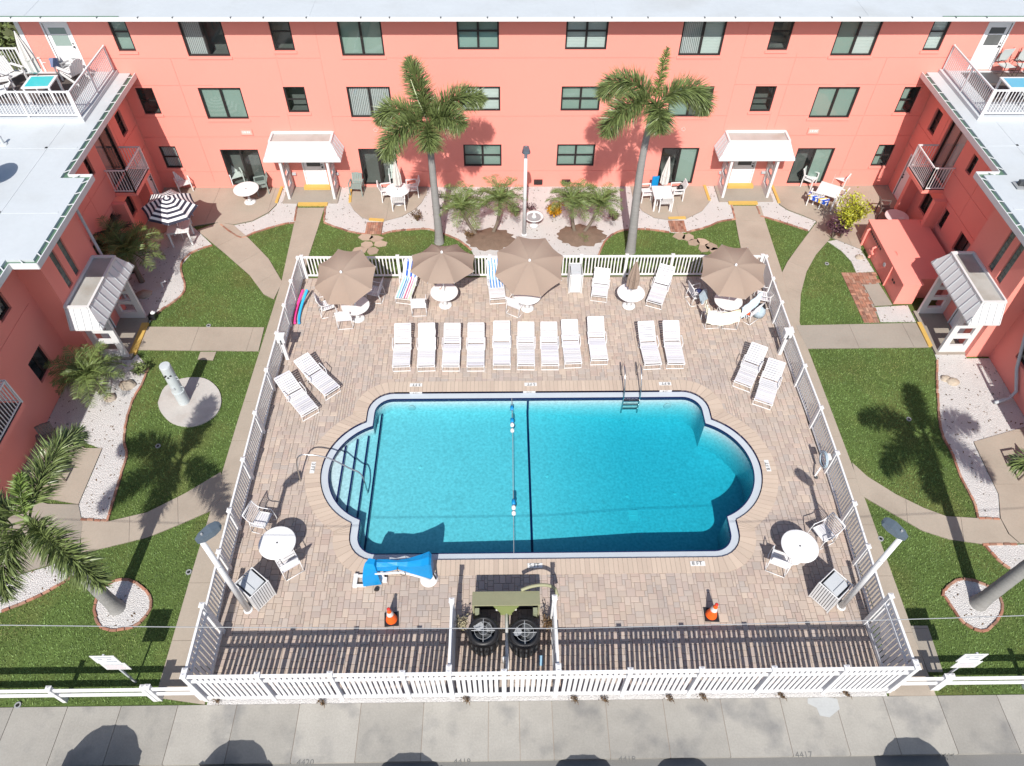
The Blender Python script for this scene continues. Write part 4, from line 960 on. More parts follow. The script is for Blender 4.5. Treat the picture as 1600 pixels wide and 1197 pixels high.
    railing((s * 16.97, 25.22), (s * 16.97, 28.8), 5.66, 6.66, 'terrace_railing')
    railing((s * 17.03, 25.22), (s * 30.0, 25.22), 5.66, 6.66, 'terrace_railing')
    railing((s * 20.4, 28.75), (s * 30.0, 28.75), 5.6, 6.6, 'terrace_railing')
    # balconies
    for y0, y1 in ((25.05, 26.75), (12.35, 14.15)):
        sb = obj('balcony', MB().box(loc(s * 16.56, (y0 + y1) / 2, 2.36), (.88, y1 - y0, .16)), PINKT, wg)
        obj('balcony_floor', MB().box(loc(s * 16.56, (y0 + y1) / 2, 2.446), (.84, y1 - y0 - .04, .012)), DGREY, sb)
        for (A, B_) in (((s * 16.15, y0), (s * 16.15, y1)), ((s * 16.15, y0), (s * 16.98, y0)), ((s * 16.15, y1), (s * 16.98, y1))):
            a, b = Vector(loc(*A, 0)), Vector(loc(*B_, 0)); L = (b - a).length; u = (b - a).normalized()
            mb = MB().bar(a + Vector((0, 0, 3.47)), b + Vector((0, 0, 3.47)), .05, .05).bar(a + Vector((0, 0, 2.53)), b + Vector((0, 0, 2.53)), .035, .035)
            mb.b(a.x - .025, a.x + .025, a.y - .025, a.y + .025, 2.44, 3.49)
            obj('top_rail', mb, WHITE, sb)
            n = int(L / .115); me = MB().b(-.011, .011, -.011, .011, 2.54, 3.45).mesh('baluster', WHITE)
            for k in range(n): q = a + u * ((k + .5) * L / n); inst('baluster', me, sb, (q.x, q.y, 0))
    # downpipes
    if s < 0:
        pp = [(-16.95, 20.98, 5.3), (-16.9, 21.02, 5.0), (-16.9, 21.02, .35), (-16.55, 21.05, .1)]
        pp = [(-15.75, 21.55, 5.3), (-15.9, 21.3, 5.1), (-16.05, 21.0, 4.9), (-16.05, 21.0, .4), (-15.8, 21.0, .15)]
        obj('downpipe', MB().tube([loc(*q) for q in pp], .055, 8), ALU, wg, smooth=True)
    else:
        pp = [(15.9, 17.6, 5.3), (16.9, 17.3, 4.6), (16.9, 17.3, 4.5), (16.9, 17.0, 2.7), (16.9, 16.6, 2.3), (16.9, 15.9, 1.6), (16.9, 15.7, .35), (16.5, 15.6, .12), (16.0, 15.5, .1)]
        pp = [(15.75, 17.2, 5.3), (16.2, 17.5, 5.0), (16.92, 17.75, 4.4), (16.92, 17.6, 2.9), (16.92, 17.5, 2.5), (16.92, 16.6, .9), (16.92, 16.0, .35), (16.7, 15.85, .15), (16.15, 15.7, .1)]
        obj('downpipe', MB().tube([loc(*q) for q in pp], .06, 8), ALU, wg, smooth=True)
    # vents
    for px, py in ((19.2, 23.6), (21.3, 18.2)):
        v = obj('vent_pipe', MB().lathe([(.14, 0), (.12, .05), (.055, .06), (.055, .3)], 12).lathe([(.06, .3), (.06, .33)], 12), ROOF, wg, loc(s * px, py, 5.52), smooth=False)
        obj('vent_cap', MB().lathe([(.05, .331), (.045, .335)], 12), BLACKM, v)
    return wg
wing(-1, 'salmon two storey left wing with flat white roof, terrace and balconies')
wing(1, 'salmon two storey right wing with flat white roof, terrace and balconies')

# ---- pink utility shed
sh = thing('utility_shed', 'low salmon utility shed with pipes on its front, beside the right wing', 'shed', (15.1, 22.85, 0))
def sl_(x, y): return (x - 15.1, y - 22.85)
mb = MB().prism([sl_(14.4, 20.85), sl_(15.15, 20.85), sl_(15.15, 21.2), sl_(16.75, 21.2), sl_(16.75, 24.9), sl_(14.4, 24.9)], 0, 1.0)
obj('wall', mb, PINK, sh)
obj('lid', MB().prism([sl_(14.37, 20.82), sl_(15.18, 20.82), sl_(15.18, 21.17), sl_(16.78, 21.17), sl_(16.78, 24.93), sl_(14.37, 24.93)], 1.002, 1.05), PINKT, sh)
for k in range(8): obj('vent_hole', MB().b(-.012, .0, -.05, .05, -.045, .045), BRONZE, sh, (-.705, 1.55 - k * .16, .82))
for k in range(2): obj('vent_hole', MB().b(-.012, .0, -.05, .05, -.045, .045), BRONZE, sh, (-.705, -1.25 - k * .16, .62))
obj('pipe', MB().tube([(-.78, 1.7, 0), (-.78, 1.7, .8), (-.70, 1.7, .86)], .05, 8), PINKT, sh); obj('pipe', MB().tube([(-.8, .75, .1), (-.8, .75, .6), (-.70, .75, .66)], .045, 8).tube([(-.8, .6, .4), (-.8, .9, .4)], .05, 8), PINKT, sh)
obj('conduit', MB().tube([(-.73, -.9, .02), (-.73, -.9, .98)], .035, 6), PINKT, sh)
obj('access_hatch', MB().box((-.3, -.15, 1.053), (.12, .34, .02)).box((-.3, -.15, 1.075), (.07, .22, .03)), PINKT, sh)
obj('gauge', MB().lathe([(.09, 0), (.09, .02)], 14), ALU, sh, (-.70, -.3, .6), (0, -PI / 2, 0))

# ================================================================ furniture
# ---- chaise longue: foot at the origin, head towards +y
def chaise_parts(back=28):
    cb, sb = math.cos(R(back)), math.sin(R(back)); hy, hz, bl = 1.12, .34, .80
    P = {}
    mb = MB()
    for s in (-.31, .31):
        mb.tube([(s, 0.02, .30), (s, .06, .335), (s, hy, hz), (s, hy + .12, hz)], .016, 6)
        mb.tube([(s * .97, hy - .02, hz), (s * .97, hy + bl * cb, hz + bl * sb)], .016, 6)
        mb.tube([(s * 1.08, hy - .28, hz), (s * 1.1, hy - .26, hz + .2), (s * 1.1, hy + .12, hz + .22), (s * 1.04, hy + .17, hz + .12)], .015, 6)
    mb.tube([(-.31, .02, .30), (.31, .02, .30)], .016, 6); mb.tube([(-.3, hy + bl * cb, hz + bl * sb), (.3, hy + bl * cb, hz + bl * sb)], .018, 6)
    mb.tube([(-.31, hy + .12, hz), (.31, hy + .12, hz)], .014, 6)
    P['frame'] = (mb, WHITE)
    for k, (y, dy) in enumerate(((.12, -.05), (hy + .02, .05))):
        mb = MB(); mb.tube([(-.30, y, .335), (-.32, y + dy, .015), (.32, y + dy, .015), (.30, y, .335)], .016, 6); P['leg' + str(k)] = (mb, WHITE)
    mb = MB(); y = .04
    while y < hy - .03: mb.box((0, y + .041, hz + .012), (.62, .072, .014), rx=random.uniform(-.10, .10)); y += .09
    P['seat_straps'] = (mb, STRAP)
    mb = MB(); d = .03
    while d < bl - .03: mb.box((0, hy + (d + .04) * cb, hz + (d + .04) * sb + .012), (.60, .072, .014), rx=R(back) + random.uniform(-.10, .10)); d += .09
    P['back_straps'] = (mb, STRAP)
    return P
_ch = {}
def chaise(lab, foot, head, back=28, group='white strap loungers on the pool deck', L=None):
    if back not in _ch: _ch[back] = [('leg' if k.startswith('leg') else k, mb.mesh('leg' if k.startswith('leg') else k, mt)) for k, (mb, mt) in chaise_parts(back).items()]
    t = thing('sun_lounger', lab, 'lounger', foot, ang(foot, head) - PI / 2, group)
    for k, me in _ch[back]:
        o = inst(k, me, t, (0, 0, 0), None, (1, L, 1) if L else None)
        if 'straps' in k: stuff(o)
    return t
row = [((-4.96,17.377,0.3), (-5.007,19,0.8), 'first'), ((-4.055,17.369,0.3), (-4.102,18.992,0.8), 'second'), ((-3.16,17.361,0.3), (-3.15,18.985,0.8), 'third'), ((-2.254,17.353,0.3), (-2.256,18.977,0.8), 'fourth'), ((-1.3,17.438,0.3), (-1.29,19.07,0.8), 'fifth'),
       ((-0.415,17.399,0.3), (-0.383,18.996,0.8), 'sixth'), ((0.471,17.391,0.3), (0.479,19.022,0.8), 'seventh'), ((1.317,17.478,0.3), (1.257,19.218,0.8), 'eighth'), ((2.291,17.626,0.3), (2.255,19.346,0.8), 'ninth, farthest from the water')]
BK = [24, 27, 25, 28, 30, 26, 26, 32, 33]
for i, (a, b, w) in enumerate(row):
    lab = {0: 'leftmost white lounger of the row of nine beyond the pool', 1: 'white lounger under a plain white towel, second from the left in the row', 8: 'rightmost lounger of the row of nine, set back nearest the ladder'}.get(i, 'white strap lounger, %s from the left in the row of nine beyond the pool' % w)
    chaise(lab, a[:2], b[:2], BK[i])
chaise('left one of the pair of loungers right of the pool ladder', (4.234,17.39,0.3)[:2], (4.146,19.026,0.8)[:2], 28)
chaise('right one of the pair of loungers right of the pool ladder', (5.081,17.414,0.3)[:2], (5.086,19.052,0.8)[:2], 28)
chaise('upper slanted lounger by the left side fence', (-7.263,16.254,0.3)[:2], (-8.397,17.455,0.8)[:2], 20)
chaise('lower slanted lounger by the left side fence', (-7.896,15.319,0.3)[:2], (-8.972,16.643,0.8)[:2], 20)
chaise('slanted lounger by the right side fence, farther from the fence', (7.28,16.418,0.3)[:2], (8.071,17.816,0.8)[:2], 22)
chaise('slanted lounger touching the right side fence', (7.818,15.596,0.3)[:2], (8.537,17.062,0.8)[:2], 22)
ct1 = chaise('lounger with multicoloured striped towels between the left umbrellas', (-5.201,20.948,0.3)[:2], (-4.965,22.277,0.9)[:2], 42)
ct2 = chaise('lounger with a blue striped towel under the middle umbrella', (-1.436,20.919,0.3)[:2], (-1.557,22.253,0.9)[:2], 46)
chaise('small white lounger chair beside the towel bin at the far fence', (2.58,21.035,0.3)[:2], (2.685,21.607,0.8)[:2], 40, L=.62)
chaise('white lounger standing alone by the closed umbrella', (4.717,20.652,0.3)[:2], (5.352,22.165,0.9)[:2], 38)
# towels on them
def towel(lab, ref, mat, y0, y1, w=.5, back=28, name='beach_towel', x=0, group=None, sag=.01):
    """a cloth lying along the lounger, folded over its hinge"""
    t = thing(name, lab, 'towel', ref.location, ref.rotation_euler.z, group)
    cb, sb = math.cos(R(back)), math.sin(R(back)); hy, hz = 1.12, .34; n = 22; mb = MB(); vs = []
    for i in range(n + 1):
        y = y0 + (y1 - y0) * i / n
        p = (y, hz) if y < hy else (hy + (y - hy) * cb, hz + (y - hy) * sb)
        for j in range(7):
            u = -1 + j / 3; edge = max(0, abs(u) * w / 2 - .30)
            vs.append((x + u * w / 2 + .02 * math.sin(y * 9), p[0], p[1] + .03 + .008 * math.sin(y * 17 + u * 4) - edge * 1.2))
    fs = [(i * 7 + j, i * 7 + j + 1, (i + 1) * 7 + j + 1, (i + 1) * 7 + j) for i in range(n) for j in range(6)]
    obj('cloth', mb.add(vs, fs), mat, t, smooth=True)
    return t
WH, NV, MG, CY_, GN = (.62, .62, .63), (.02, .09, .38), (.45, .03, .16), (.28, .62, .66), (.45, .68, .40)
ST1 = stripe_mat('rainbow_stripes', [(0, WH), (.08, MG), (.16, WH), (.26, MG), (.3, WH), (.42, GN), (.5, WH), (.58, CY_), (.68, WH), (.76, (.02, .22, .45)), (.84, WH), (.90, (.02, .22, .45)), (.96, WH)], 1.72, 0)
ST2 = stripe_mat('blue_white_stripes', [(0, NV), (.5, WH)], 5.6, 0)
ST3 = stripe_mat('light_blue_stripes', [(0, (.05, .22, .55)), (.42, WH)], 8.5, 0)
PT = PM('plain_white_towel', (.70, .70, .69), .95, .03, 3, .05, 60, .4, 40)
lw = [o for o in COL.objects if o.name.startswith('sun_lounger')]
towel('plain white towel covering the second lounger of the row', lw[1], PT, .9, 1.9, .62, 27)
towel('pink, green and blue striped towel on the lounger seat between the left umbrellas', ct1, ST1, .0, 1.25, .58, 42)
towel('broad blue and white striped towel over the lounger back between the left umbrellas', ct1, ST2, 1.2, 1.95, .52, 42)
towel('narrow blue striped towel over the lounger back under the middle umbrella', ct2, ST3, .62, 1.98, .50, 46)

# ---- sling armchair: sits facing +y
def chair_meshes():
    mb = MB()
    for s in (-.28, .28):
        mb.tube(smooth_line([(s, -.30, .018), (s, .27, .018), (s, .25, .60), (s, .16, .64), (s, -.18, .62), (s * .96, -.34, .93)], 3), .015, 6)
        mb.tube([(s, -.30, .018), (s, -.2, .62)], .015, 6); mb.tube([(s * .93, .22, .42), (s * .93, -.2, .38)], .013, 6)
    mb.tube([(-.28, -.30, .018), (.28, -.30, .018)], .015, 6); mb.tube([(-.27, -.345, .94), (.27, -.345, .94)], .015, 6); mb.tube([(-.26, .24, .43), (.26, .24, .43)], .013, 6)
    fr = mb.mesh('frame', WHITE, True)
    seat = MB(); back = MB()
    for k in range(6): y = .20 - k * .078; seat.box((0, y, .425 - .05 * k / 6 - .02 * math.sin(PI * k / 5)), (.53, .068, .012), rx=.1)
    for k in range(7): t = k / 6; back.box((0, -.19 - .135 * t, .45 + .45 * t), (.53, .062, .012), rx=R(73))
    return [('frame', fr), ('seat_straps', seat.mesh('seat_straps', STRAP)), ('back_straps', back.mesh('back_straps', STRAP))]
CHM = chair_meshes()
def chair(lab, p, rz, group='white strap armchairs on the pool deck'):
    t = thing('armchair', lab, 'chair', p[:2], rz - PI / 2, group)
    for k, me in CHM:
        o = inst(k, me, t)
        if 'straps' in k: stuff(o)
    return t
chair('armchair left of the leftmost umbrella, facing right', (-8.121,20.558,0), R(20)); chair('armchair with its back to the pool below the leftmost umbrella', (-7.331,19.914,0), R(95)); chair('armchair in the shade right of the leftmost umbrella', (-6.319,21.349,0), R(170))
chair('armchair below the second umbrella, its back to the pool', (-4.523,20.601,0), R(92)); chair('turned armchair below the middle umbrella, its back to the pool', (-0.73,20.571,0), R(60))
chair('armchair with dark clothes left of the right umbrella', (6.451,21.102,0), R(15)); chair('armchair under the left end of the yellow towel', (6.828,19.834,0), R(95)); chair('armchair under the middle of the yellow towel', (7.547,19.793,0), R(85)); chair('armchair holding the orange towel', (8.37,20.105,0), R(130)); chair('armchair between the right umbrella and the side fence', (9.097,20.933,0), R(170))
chair('armchair left of the near left round table, facing right', (-8.666,11.124,0), R(-15)); chair('armchair below the near left round table, facing up', (-7.597,9.705,0), R(125))
chair('armchair right of the near right round table, facing left', (8.442,10.501,0), R(205)); chair('armchair below the near right round table, facing up', (6.879,9.628,0), R(65))

# ---- round pedestal table
def ptable(lab, p, r=.54, z=.72, hole=True, group='round white tables on the pool deck', mat=PLASTIC):
    t = thing('round_table', lab, 'table', p[:2], 0, group)
    obj('tabletop', MB().lathe([(.0, z - .03), (r - .03, z - .035), (r, z - .02), (r, z), (r - .02, z + .008), (.02, z + .008)], 36), mat, t, smooth=False)
    obj('pedestal', MB().lathe([(.13, 0.05), (.05, .25), (.045, z - .03)], 14), mat, t, smooth=True); obj('base', MB().lathe([(.26, 0), (.27, .03), (.22, .07), (.1, .09)], 20), mat, t, smooth=True)
    if hole: obj('umbrella_hole', MB().lathe([(.028, z + .008), (.028, z + .0095)], 10), BLACKM, t)
    return t
ptable('near left round white table with a small centre hole', (-7.931,10.171,0.72)); ptable('near right round white table with a small centre hole', (7.441,9.901,0.72))
ptable('round white table shaded by the leftmost umbrella', (-6.9, 20.2), hole=False); ptable('round white table with cups under the second umbrella', (-3.53, 20.93), hole=False); ptable('round white table under the middle umbrella', (-.28, 20.72), hole=False)
ptable('round white table with the closed umbrella standing in it', (3.773,20.831,0.72), hole=False); ptable('round white table under the right umbrella, hidden by towels', (7.5, 20.35), hole=False)

# ---- open umbrellas
def umbrella(lab, base, centre, tilt, yaw, r=1.22, mats=UMB, h=.38, zc=2.1, gores=8, group='open tan umbrellas', pan='canopy_panel', sub=1):
    """tilt: vector (x, y) the canopy leans towards"""
    t = thing('umbrella', lab, 'umbrella', base, 0, group)
    ax = Vector((tilt[0], tilt[1], 1)).normalized(); q = Vector((0, 0, 1)).rotation_difference(ax).to_matrix().to_4x4()
    M = Matrix.Translation((centre[0] - base[0], centre[1] - base[1], zc)) @ q @ Matrix.Rotation(yaw, 4, 'Z')
    top = M @ Vector((0, 0, h)); knee = M @ Vector((0, 0, -.25)) if (tilt[0] or tilt[1]) else Vector((0, 0, 1.3))
    obj('pole', MB().tube([(0, 0, .05), (0, 0, 1.25), knee, top], .02, 8), WHITE, t, smooth=True)
    n = 5
    for k in range(gores):
        a0, a1 = 2 * PI * k / gores, 2 * PI * (k + 1) / gores; vs = []; 
        for i in range(n + 1):
            f = i / n
            for j in range(5):
                u = j / 4; d = (1 - u) * math.cos(a0) + u * math.cos(a1), (1 - u) * math.sin(a0) + u * math.sin(a1)
                sagg = .05 * math.sin(PI * u) * f
                vs.append((d[0] * r * f * (1 - .05 * math.sin(PI * u) * f), d[1] * r * f * (1 - .05 * math.sin(PI * u) * f), h * (1 - f) ** 1.0 + .10 * math.sin(PI * f) - sagg))
        fs = [(i * 5 + j, (i + 1) * 5 + j, (i + 1) * 5 + j + 1, i * 5 + j + 1) for i in range(n) for j in range(4)]
        vs = [tuple(M @ Vector(v)) for v in vs]
        m = mats[k % len(mats)] if isinstance(mats, list) else mats
        obj(pan, MB().add(vs, fs), m, t, smooth=True)
        e = M @ Vector((r * math.cos(a0), r * math.sin(a0), 0)); mid = M @ Vector((r * .5 * math.cos(a0), r * .5 * math.sin(a0), h * .5 + .06))
        obj('rib', MB().tube([top, mid, e], .008, 4), ALU, t)
    obj('finial', MB().lathe([(.05, 0), (.045, .05), (.02, .08)], 10), WHITE, t, tuple(top + ax * .02))
    return t
umbrella('leftmost tan umbrella, canopy tilted towards the pool', (-6.9, 20.2), (-7.07, 20.25), (-.16, -.42), .25)
umbrella('second tan umbrella from the left, canopy level', (-3.53, 20.93), (-3.5, 21.0), (0, 0.05), .39, r=1.3, h=.48)
umbrella('largest tan umbrella, in the middle of the far fence', (-.28, 20.72), (-.24, 20.82), (.0, -.36), .3, r=1.37)
umbrella('rightmost tan umbrella above the yellow towel', (7.5, 20.35), (7.38, 20.46), (-.05, -.26), .2, r=1.27)
# closed umbrellas
def closed(lab, p, z0, z1, mat, r=.15, base=0, lean=(0, 0), name='closed_umbrella'):
    t = thing(name, lab, 'umbrella', (p[0], p[1], base), 0); n = 16
    obj('pole', MB().tube([(0, 0, .03), (lean[0], lean[1], z1 + .06)], .018, 6), ALU, t)
    vs = []; zs = [(.10, z0), (r, z0 + .08), (r * .95, (z0 + z1) / 2 - .1), (r * .55, z1 - .35), (.03, z1)]
    for rr, z in zs:
        for k in range(n): q = rr * (1 + .22 * (-1) ** k); vs.append((q * math.cos(2 * PI * k / n) + lean[0] * z / z1, q * math.sin(2 * PI * k / n) + lean[1] * z / z1, z))
    fs = [(i * n + k, i * n + (k + 1) % n, (i + 1) * n + (k + 1) % n, (i + 1) * n + k) for i in range(len(zs) - 1) for k in range(n)]
    obj('folded_canopy', MB().add(vs, fs), mat, t); obj('tie', MB().lathe([(r * .96, (z0 + z1) / 2 - .2), (r * 1.0, (z0 + z1) / 2 - .15)], 12, (lean[0] * .5, lean[1] * .5, 0)), mat, t)
    obj('finial', MB().lathe([(.03, z1), (.015, z1 + .08)], 8, (lean[0], lean[1], 0)), WHITE, t)
    return t
closed('closed tan umbrella standing in a round table at the far fence', (3.773,20.831,0.72)[:2], .95, 2.25, UMB, .2, lean=(.02, .06))

# towels and bags at the right umbrella
YT_ = PM('yellow_white_towel', (.76, .73, .60), .95, .05, 2, .05, 60, .4, 30, stain=(.70, .55, .22), stain_s=1.6, stain_a=.5)
def drape(lab, pts, mat, drop, wid, name='beach_towel'):
    t = thing(name, lab, 'towel', (pts[0][0], pts[0][1], 0)); P = smooth_line([(p[0] - pts[0][0], p[1] - pts[0][1], p[2]) for p in pts], 6); vs = []
    for i, p in enumerate(P):
        for (dy, dz) in ((-wid, -drop), (-.06, -.03), (0, .02), (.08, -.03), (wid * .8, -drop * .8)): vs.append((p[0] + .02 * math.sin(i * 1.7 + dz * 6), p[1] + dy, p[2] + dz + .015 * math.sin(i * 1.3)))
    fs = [(i * 5 + j, i * 5 + j + 1, (i + 1) * 5 + j + 1, (i + 1) * 5 + j) for i in range(len(P) - 1) for j in range(4)]
    obj('cloth', MB().add(vs, fs), mat, t, smooth=True); return t
drape('long pale yellow towel hung over chair backs below the right umbrella', [(6.487,19.503,0.95), (6.841,19.366,0.98), (7.234,19.397,0.98), (7.764,19.586,0.96)], YT_, .4, .22)
drape('end of the pale yellow towel rising to the umbrella edge', [(6.423,19.832,1.2), (6.496,19.589,1.1), (6.587,19.451,1)], YT_, .25, .12)
drape('pale blue towel hung between the right umbrella and the side fence', [(7.818,19.634,0.98), (8.196,19.91,1.08), (8.641,20.275,1.2)], PM('pale_blue_towel', (.50, .62, .70), .95, .05, 2, .05, 60, .4, 30), .4, .16)
OT = PM('orange_towel', (.55, .10, .03), .95, .06, 4, .05, 60, .4, 40)
t = thing('folded_towel', 'orange folded towel with a black striped end on the armchair', 'towel', (8.199,19.967,0.45)); obj('cloth', MB().box((0, 0, .06), (.26, .42, .07), rz=-.5, rx=.3).box((.02, -.02, .11), (.2, .3, .04), rz=-.5, rx=.3), OT, t); obj('striped_end', MB().box((-.16, -.22, .03), (.34, .16, .05), rz=-.5), stripe_mat('black_white_stripes', [(0, (.02, .02, .02)), (.5, WH)], 14, 0), t)
BAG = PM('pale_blue_bag', (.34, .42, .48), .85, .2, 8, .1, 60, .3, 30)
t = thing('beach_bag', 'pale blue and black bag on the pavers by the side fence', 'bag', (8.815,20.28,0)); obj('body', MB().lathe([(.0, 0), (.24, .02), (.26, .2), (.2, .38), (.06, .44)], 12), BAG, t, smooth=True); obj('strap', MB().tube(arc_pts3 if False else [(-.16, 0, .36), (-.1, .06, .52), (.1, .06, .52), (.16, 0, .36)], .02, 6), BLACKM, t); obj('flap', MB().box((.05, .05, .42), (.3, .25, .05), rx=.3), BLACKM, t)
t = thing('clothes_pile', 'dark blue and white clothes on the chair left of the right umbrella', 'clothes', (6.513,21.012,0.5)); obj('shirt', MB().lathe([(.0, 0), (.2, .02), (.17, .1), (.08, .15), (0, .16)], 9), PM('navy_cloth', (.02, .03, .10), .9, .2, 6, .1, 40, .5, 20), t, smooth=True); obj('striped_shirt', MB().box((-.12, -.12, .08), (.3, .2, .08), rz=.5, rx=.2), stripe_mat('navy_white_stripes', [(0, (.03, .03, .05)), (.45, WH)], 11, 1), t)
t = thing('seat_cushion', 'pale grey cushion leaning in the chair left of the right umbrella', 'cushion', (6.578,20.591,0.55)); obj('pad', MB().box((0, 0, .16), (.42, .1, .42), rz=.9, rx=-.4), BAG, t)
for (p, c, lab) in (((-3.687,21.06,0.73), (.75, .35, .3), 'pinkish cup on the table under the second umbrella'), ((-3.539,21.096,0.73), (.7, .6, .5), 'tan cup on the table under the second umbrella')):
    t = thing('cup', lab, 'cup', p); obj('body', MB().lathe([(.03, 0), (.042, .12), (.038, .12), (.028, .01)], 10), PM('cup_colour', c, .5, .05, 3, 0, 20, 0), t); obj('lid', MB().lathe([(.043, .12), (.03, .135)], 10), PLASTIC, t)

# ---- towel bins with slatted sides and tilted lids
def bin_(lab, p, rz, w=.66, d=.62, h=.92):
    t = thing('slatted_bin', lab, 'bin', p[:2], rz, 'white slatted bins on the pool deck')
    me = MB().b(-.026, .026, -.012, .012, .05, h).mesh('slat', WPAINT); n = 8
    for i in range(n):
        u = -w / 2 + .06 + (w - .12) * i / (n - 1)
        inst('slat', me, t, (u, -d / 2, 0)); inst('slat', me, t, (u, d / 2, 0))
        v = -d / 2 + .06 + (d - .12) * i / (n - 1)
        inst('slat', me, t, (-w / 2, v, 0), PI / 2); inst('slat', me, t, (w / 2, v, 0), PI / 2)
    mb = MB()
    for z in (.05, h): mb.tube([(-w / 2, -d / 2, z), (w / 2, -d / 2, z), (w / 2, d / 2, z), (-w / 2, d / 2, z)], .022, 4, closed=True)
    for a in (-1, 1):
        for b in (-1, 1): mb.bar((a * w / 2, b * d / 2, 0), (a * w / 2, b * d / 2, h), .04)
    obj('frame', mb, WPAINT, t); obj('liner', MB().b(-w / 2 + .03, w / 2 - .03, -d / 2 + .03, d / 2 - .03, .04, h - .12), DGREY, t)
    obj('lid', MB().box((0, .0, h - .02), (w - .1, d - .14, .03), rx=.16).box((0, -.1, h + .002), (w - .16, .03, .02), rx=.16), ALU, t)
    return t
bin_('white slatted bin with a grey lid beside the near left lamp post', (-8.35, 8.85), R(-38)); bin_('white slatted bin with a grey lid beside the near right lamp post', (8.05, 8.62), R(-52) + PI / 2)
bin_('white slatted bin with a grey lid at the far fence between umbrellas', (1.68, 21.95), 0, .5, .72, .95)

# ---- chairs with slatted backs (resin), seat facing +y
def resin(col, name):
    m = col; seat = MB(); back = MB(); fr = MB()
    for k in range(5): seat.b(-.24, .24, -.2 + k * .088, -.12 + k * .088, .39, .41)
    for k in range(6): x = -.2 + k * .08; back.add([(x - .033, -.2, .42), (x + .033, -.2, .42), (x + .033, -.36, .9 - .02 * abs(k - 2.5)), (x - .033, -.36, .9 - .02 * abs(k - 2.5)), (x - .033, -.225, .42), (x + .033, -.225, .42), (x + .033, -.385, .9 - .02 * abs(k - 2.5)), (x - .033, -.385, .9 - .02 * abs(k - 2.5))], [(0, 1, 2, 3), (7, 6, 5, 4), (0, 3, 7, 4), (1, 5, 6, 2), (3, 2, 6, 7)])
    for s in (-1, 1): fr.bar((s * .29, -.22, .62), (s * .29, .24, .62), .06, .03); fr.bar((s * .25, -.2, .39), (s * .25, .23, .39), .04, .04)
    fr.bar((-.24, -.37, .84), (.24, -.37, .84), .05, .03); fr.bar((-.24, -.23, .5), (.24, -.23, .5), .04, .03)
    legs = [MB().bar((s * .28, y * 1.05, 0), (s * .28, y, .62), .045, .045).mesh('leg', m) for s in (-1, 1) for y in (-.24, .22)]
    return [('seat_slats', seat.mesh('seat_slats', m)), ('back_slats', back.mesh('back_slats', m)), ('armrests', fr.mesh('armrests', m))] + [('leg', l) for l in legs]
RESW = resin(PLASTIC, 'w'); RESG = resin(PM('grey_green_resin', (.22, .27, .25), .5, .05, 3, 0, 20, 0), 'g')
def rchair(lab, p, rz, kit=None, z=.03, sc=1, group='slatted chairs on the patios'):
    t = thing('slatted_chair', lab, 'chair', (p[0], p[1], z), rz - PI / 2, group); t.scale = (sc, sc, sc)
    for k, me in (kit or RESW):
        o = inst(k, me, t)
        if 'slats' in k or k == 'armrests': stuff(o)
    return t
rchair('grey green slatted chair right of the round table left of the left porch', (-12.343,28.561,0), R(200), RESG); rchair('white slatted chair half hidden behind the far left round table', (-13.662,29.278,0), R(-60))
rchair('grey green chair by itself beside the left porch', (-7.931,28.386,0), R(-95), RESG)
rchair('white chair left of the round table with the pale closed umbrella', (-6.5,27.982,0), R(10)); rchair('white chair below the round table with the pale closed umbrella', (-5.911,27.3,0), R(95)); rchair('white chair right of the round table with the pale closed umbrella', (-5.374,28.272,0), R(190)); rchair('white chair behind the round table with the pale closed umbrella', (-6.199,29.238,0), R(-85))
rchair('white chair left of the square table behind the tall right palm', (5.366,27.864,0), R(5)); rchair('white chair nearest the camera at the square table', (6.116,27.133,0), R(92)); rchair('white chair right of the square table, with a black bag', (6.774,27.955,0), R(185))
rchair('white chair at the upper left of the tilted square table', (13.196,28.875,0), R(-40)); rchair('white chair at the lower left of the tilted square table', (13.058,27.429,0), R(60)); rchair('white chair at the upper right of the tilted square table', (14.669,28.918,0), R(-130)); rchair('white chair at the lower right of the tilted square table', (14.003,27.52,0), R(140))
rchair('white chair in the corner behind the striped umbrella', (-15.924,28.681,0), R(-60)); rchair('white chair below the striped umbrella', (-15.369,25.652,0), R(100)); rchair('white chair right of the striped umbrella table', (-15.273,26.42,0), R(190))
ptable('round white table left of the left porch', (-12.763,27.785,0.75), .56, .72, group='round white tables on the patios'); ptable('round white table with the pale closed umbrella', (-5.947,27.699,0.75), .55, .72, group='round white tables on the patios')
closed('pale closed umbrella in the round table beside the sliding door', ((-5.947,27.699,0.75)[0] + .02, (-5.947,27.699,0.75)[1] + .12), .85, 2.1, UMBW, .16)
def sqtable(lab, p, rz, w, d, mat=PLASTIC, z0=.03, top=None):
    t = thing('square_table', lab, 'table', (p[0], p[1], z0), rz)
    obj('tabletop', MB().b(-w / 2, w / 2, -d / 2, d / 2, .68, .72), mat, t)
    if top: obj('inset_top', MB().b(-w / 2 + .1, w / 2 - .1, -d / 2 + .1, d / 2 - .1, .721, .726), top, t)
    else:
        for k in range(6): obj('top_slat', MB().b(-w / 2 + .02 + k * (w - .04) / 6 + .005, -w / 2 + .02 + (k + 1) * (w - .04) / 6 - .005, -d / 2 + .02, d / 2 - .02, .721, .73), mat, t)
    for a in (-1, 1):
        for b in (-1, 1): obj('leg', MB().b(a * (w / 2 - .06) - .035, a * (w / 2 - .06) + .035, b * (d / 2 - .06) - .035, b * (d / 2 - .06) + .035, 0, .68), mat, t)
    return t
sqtable('white square table behind the tall right palm', (5.972,27.389,0.75), .02, .85, .95); sqtable('tilted white square table near the right sliding door', (13.573,27.541,0.75), R(-32), .95, .95)
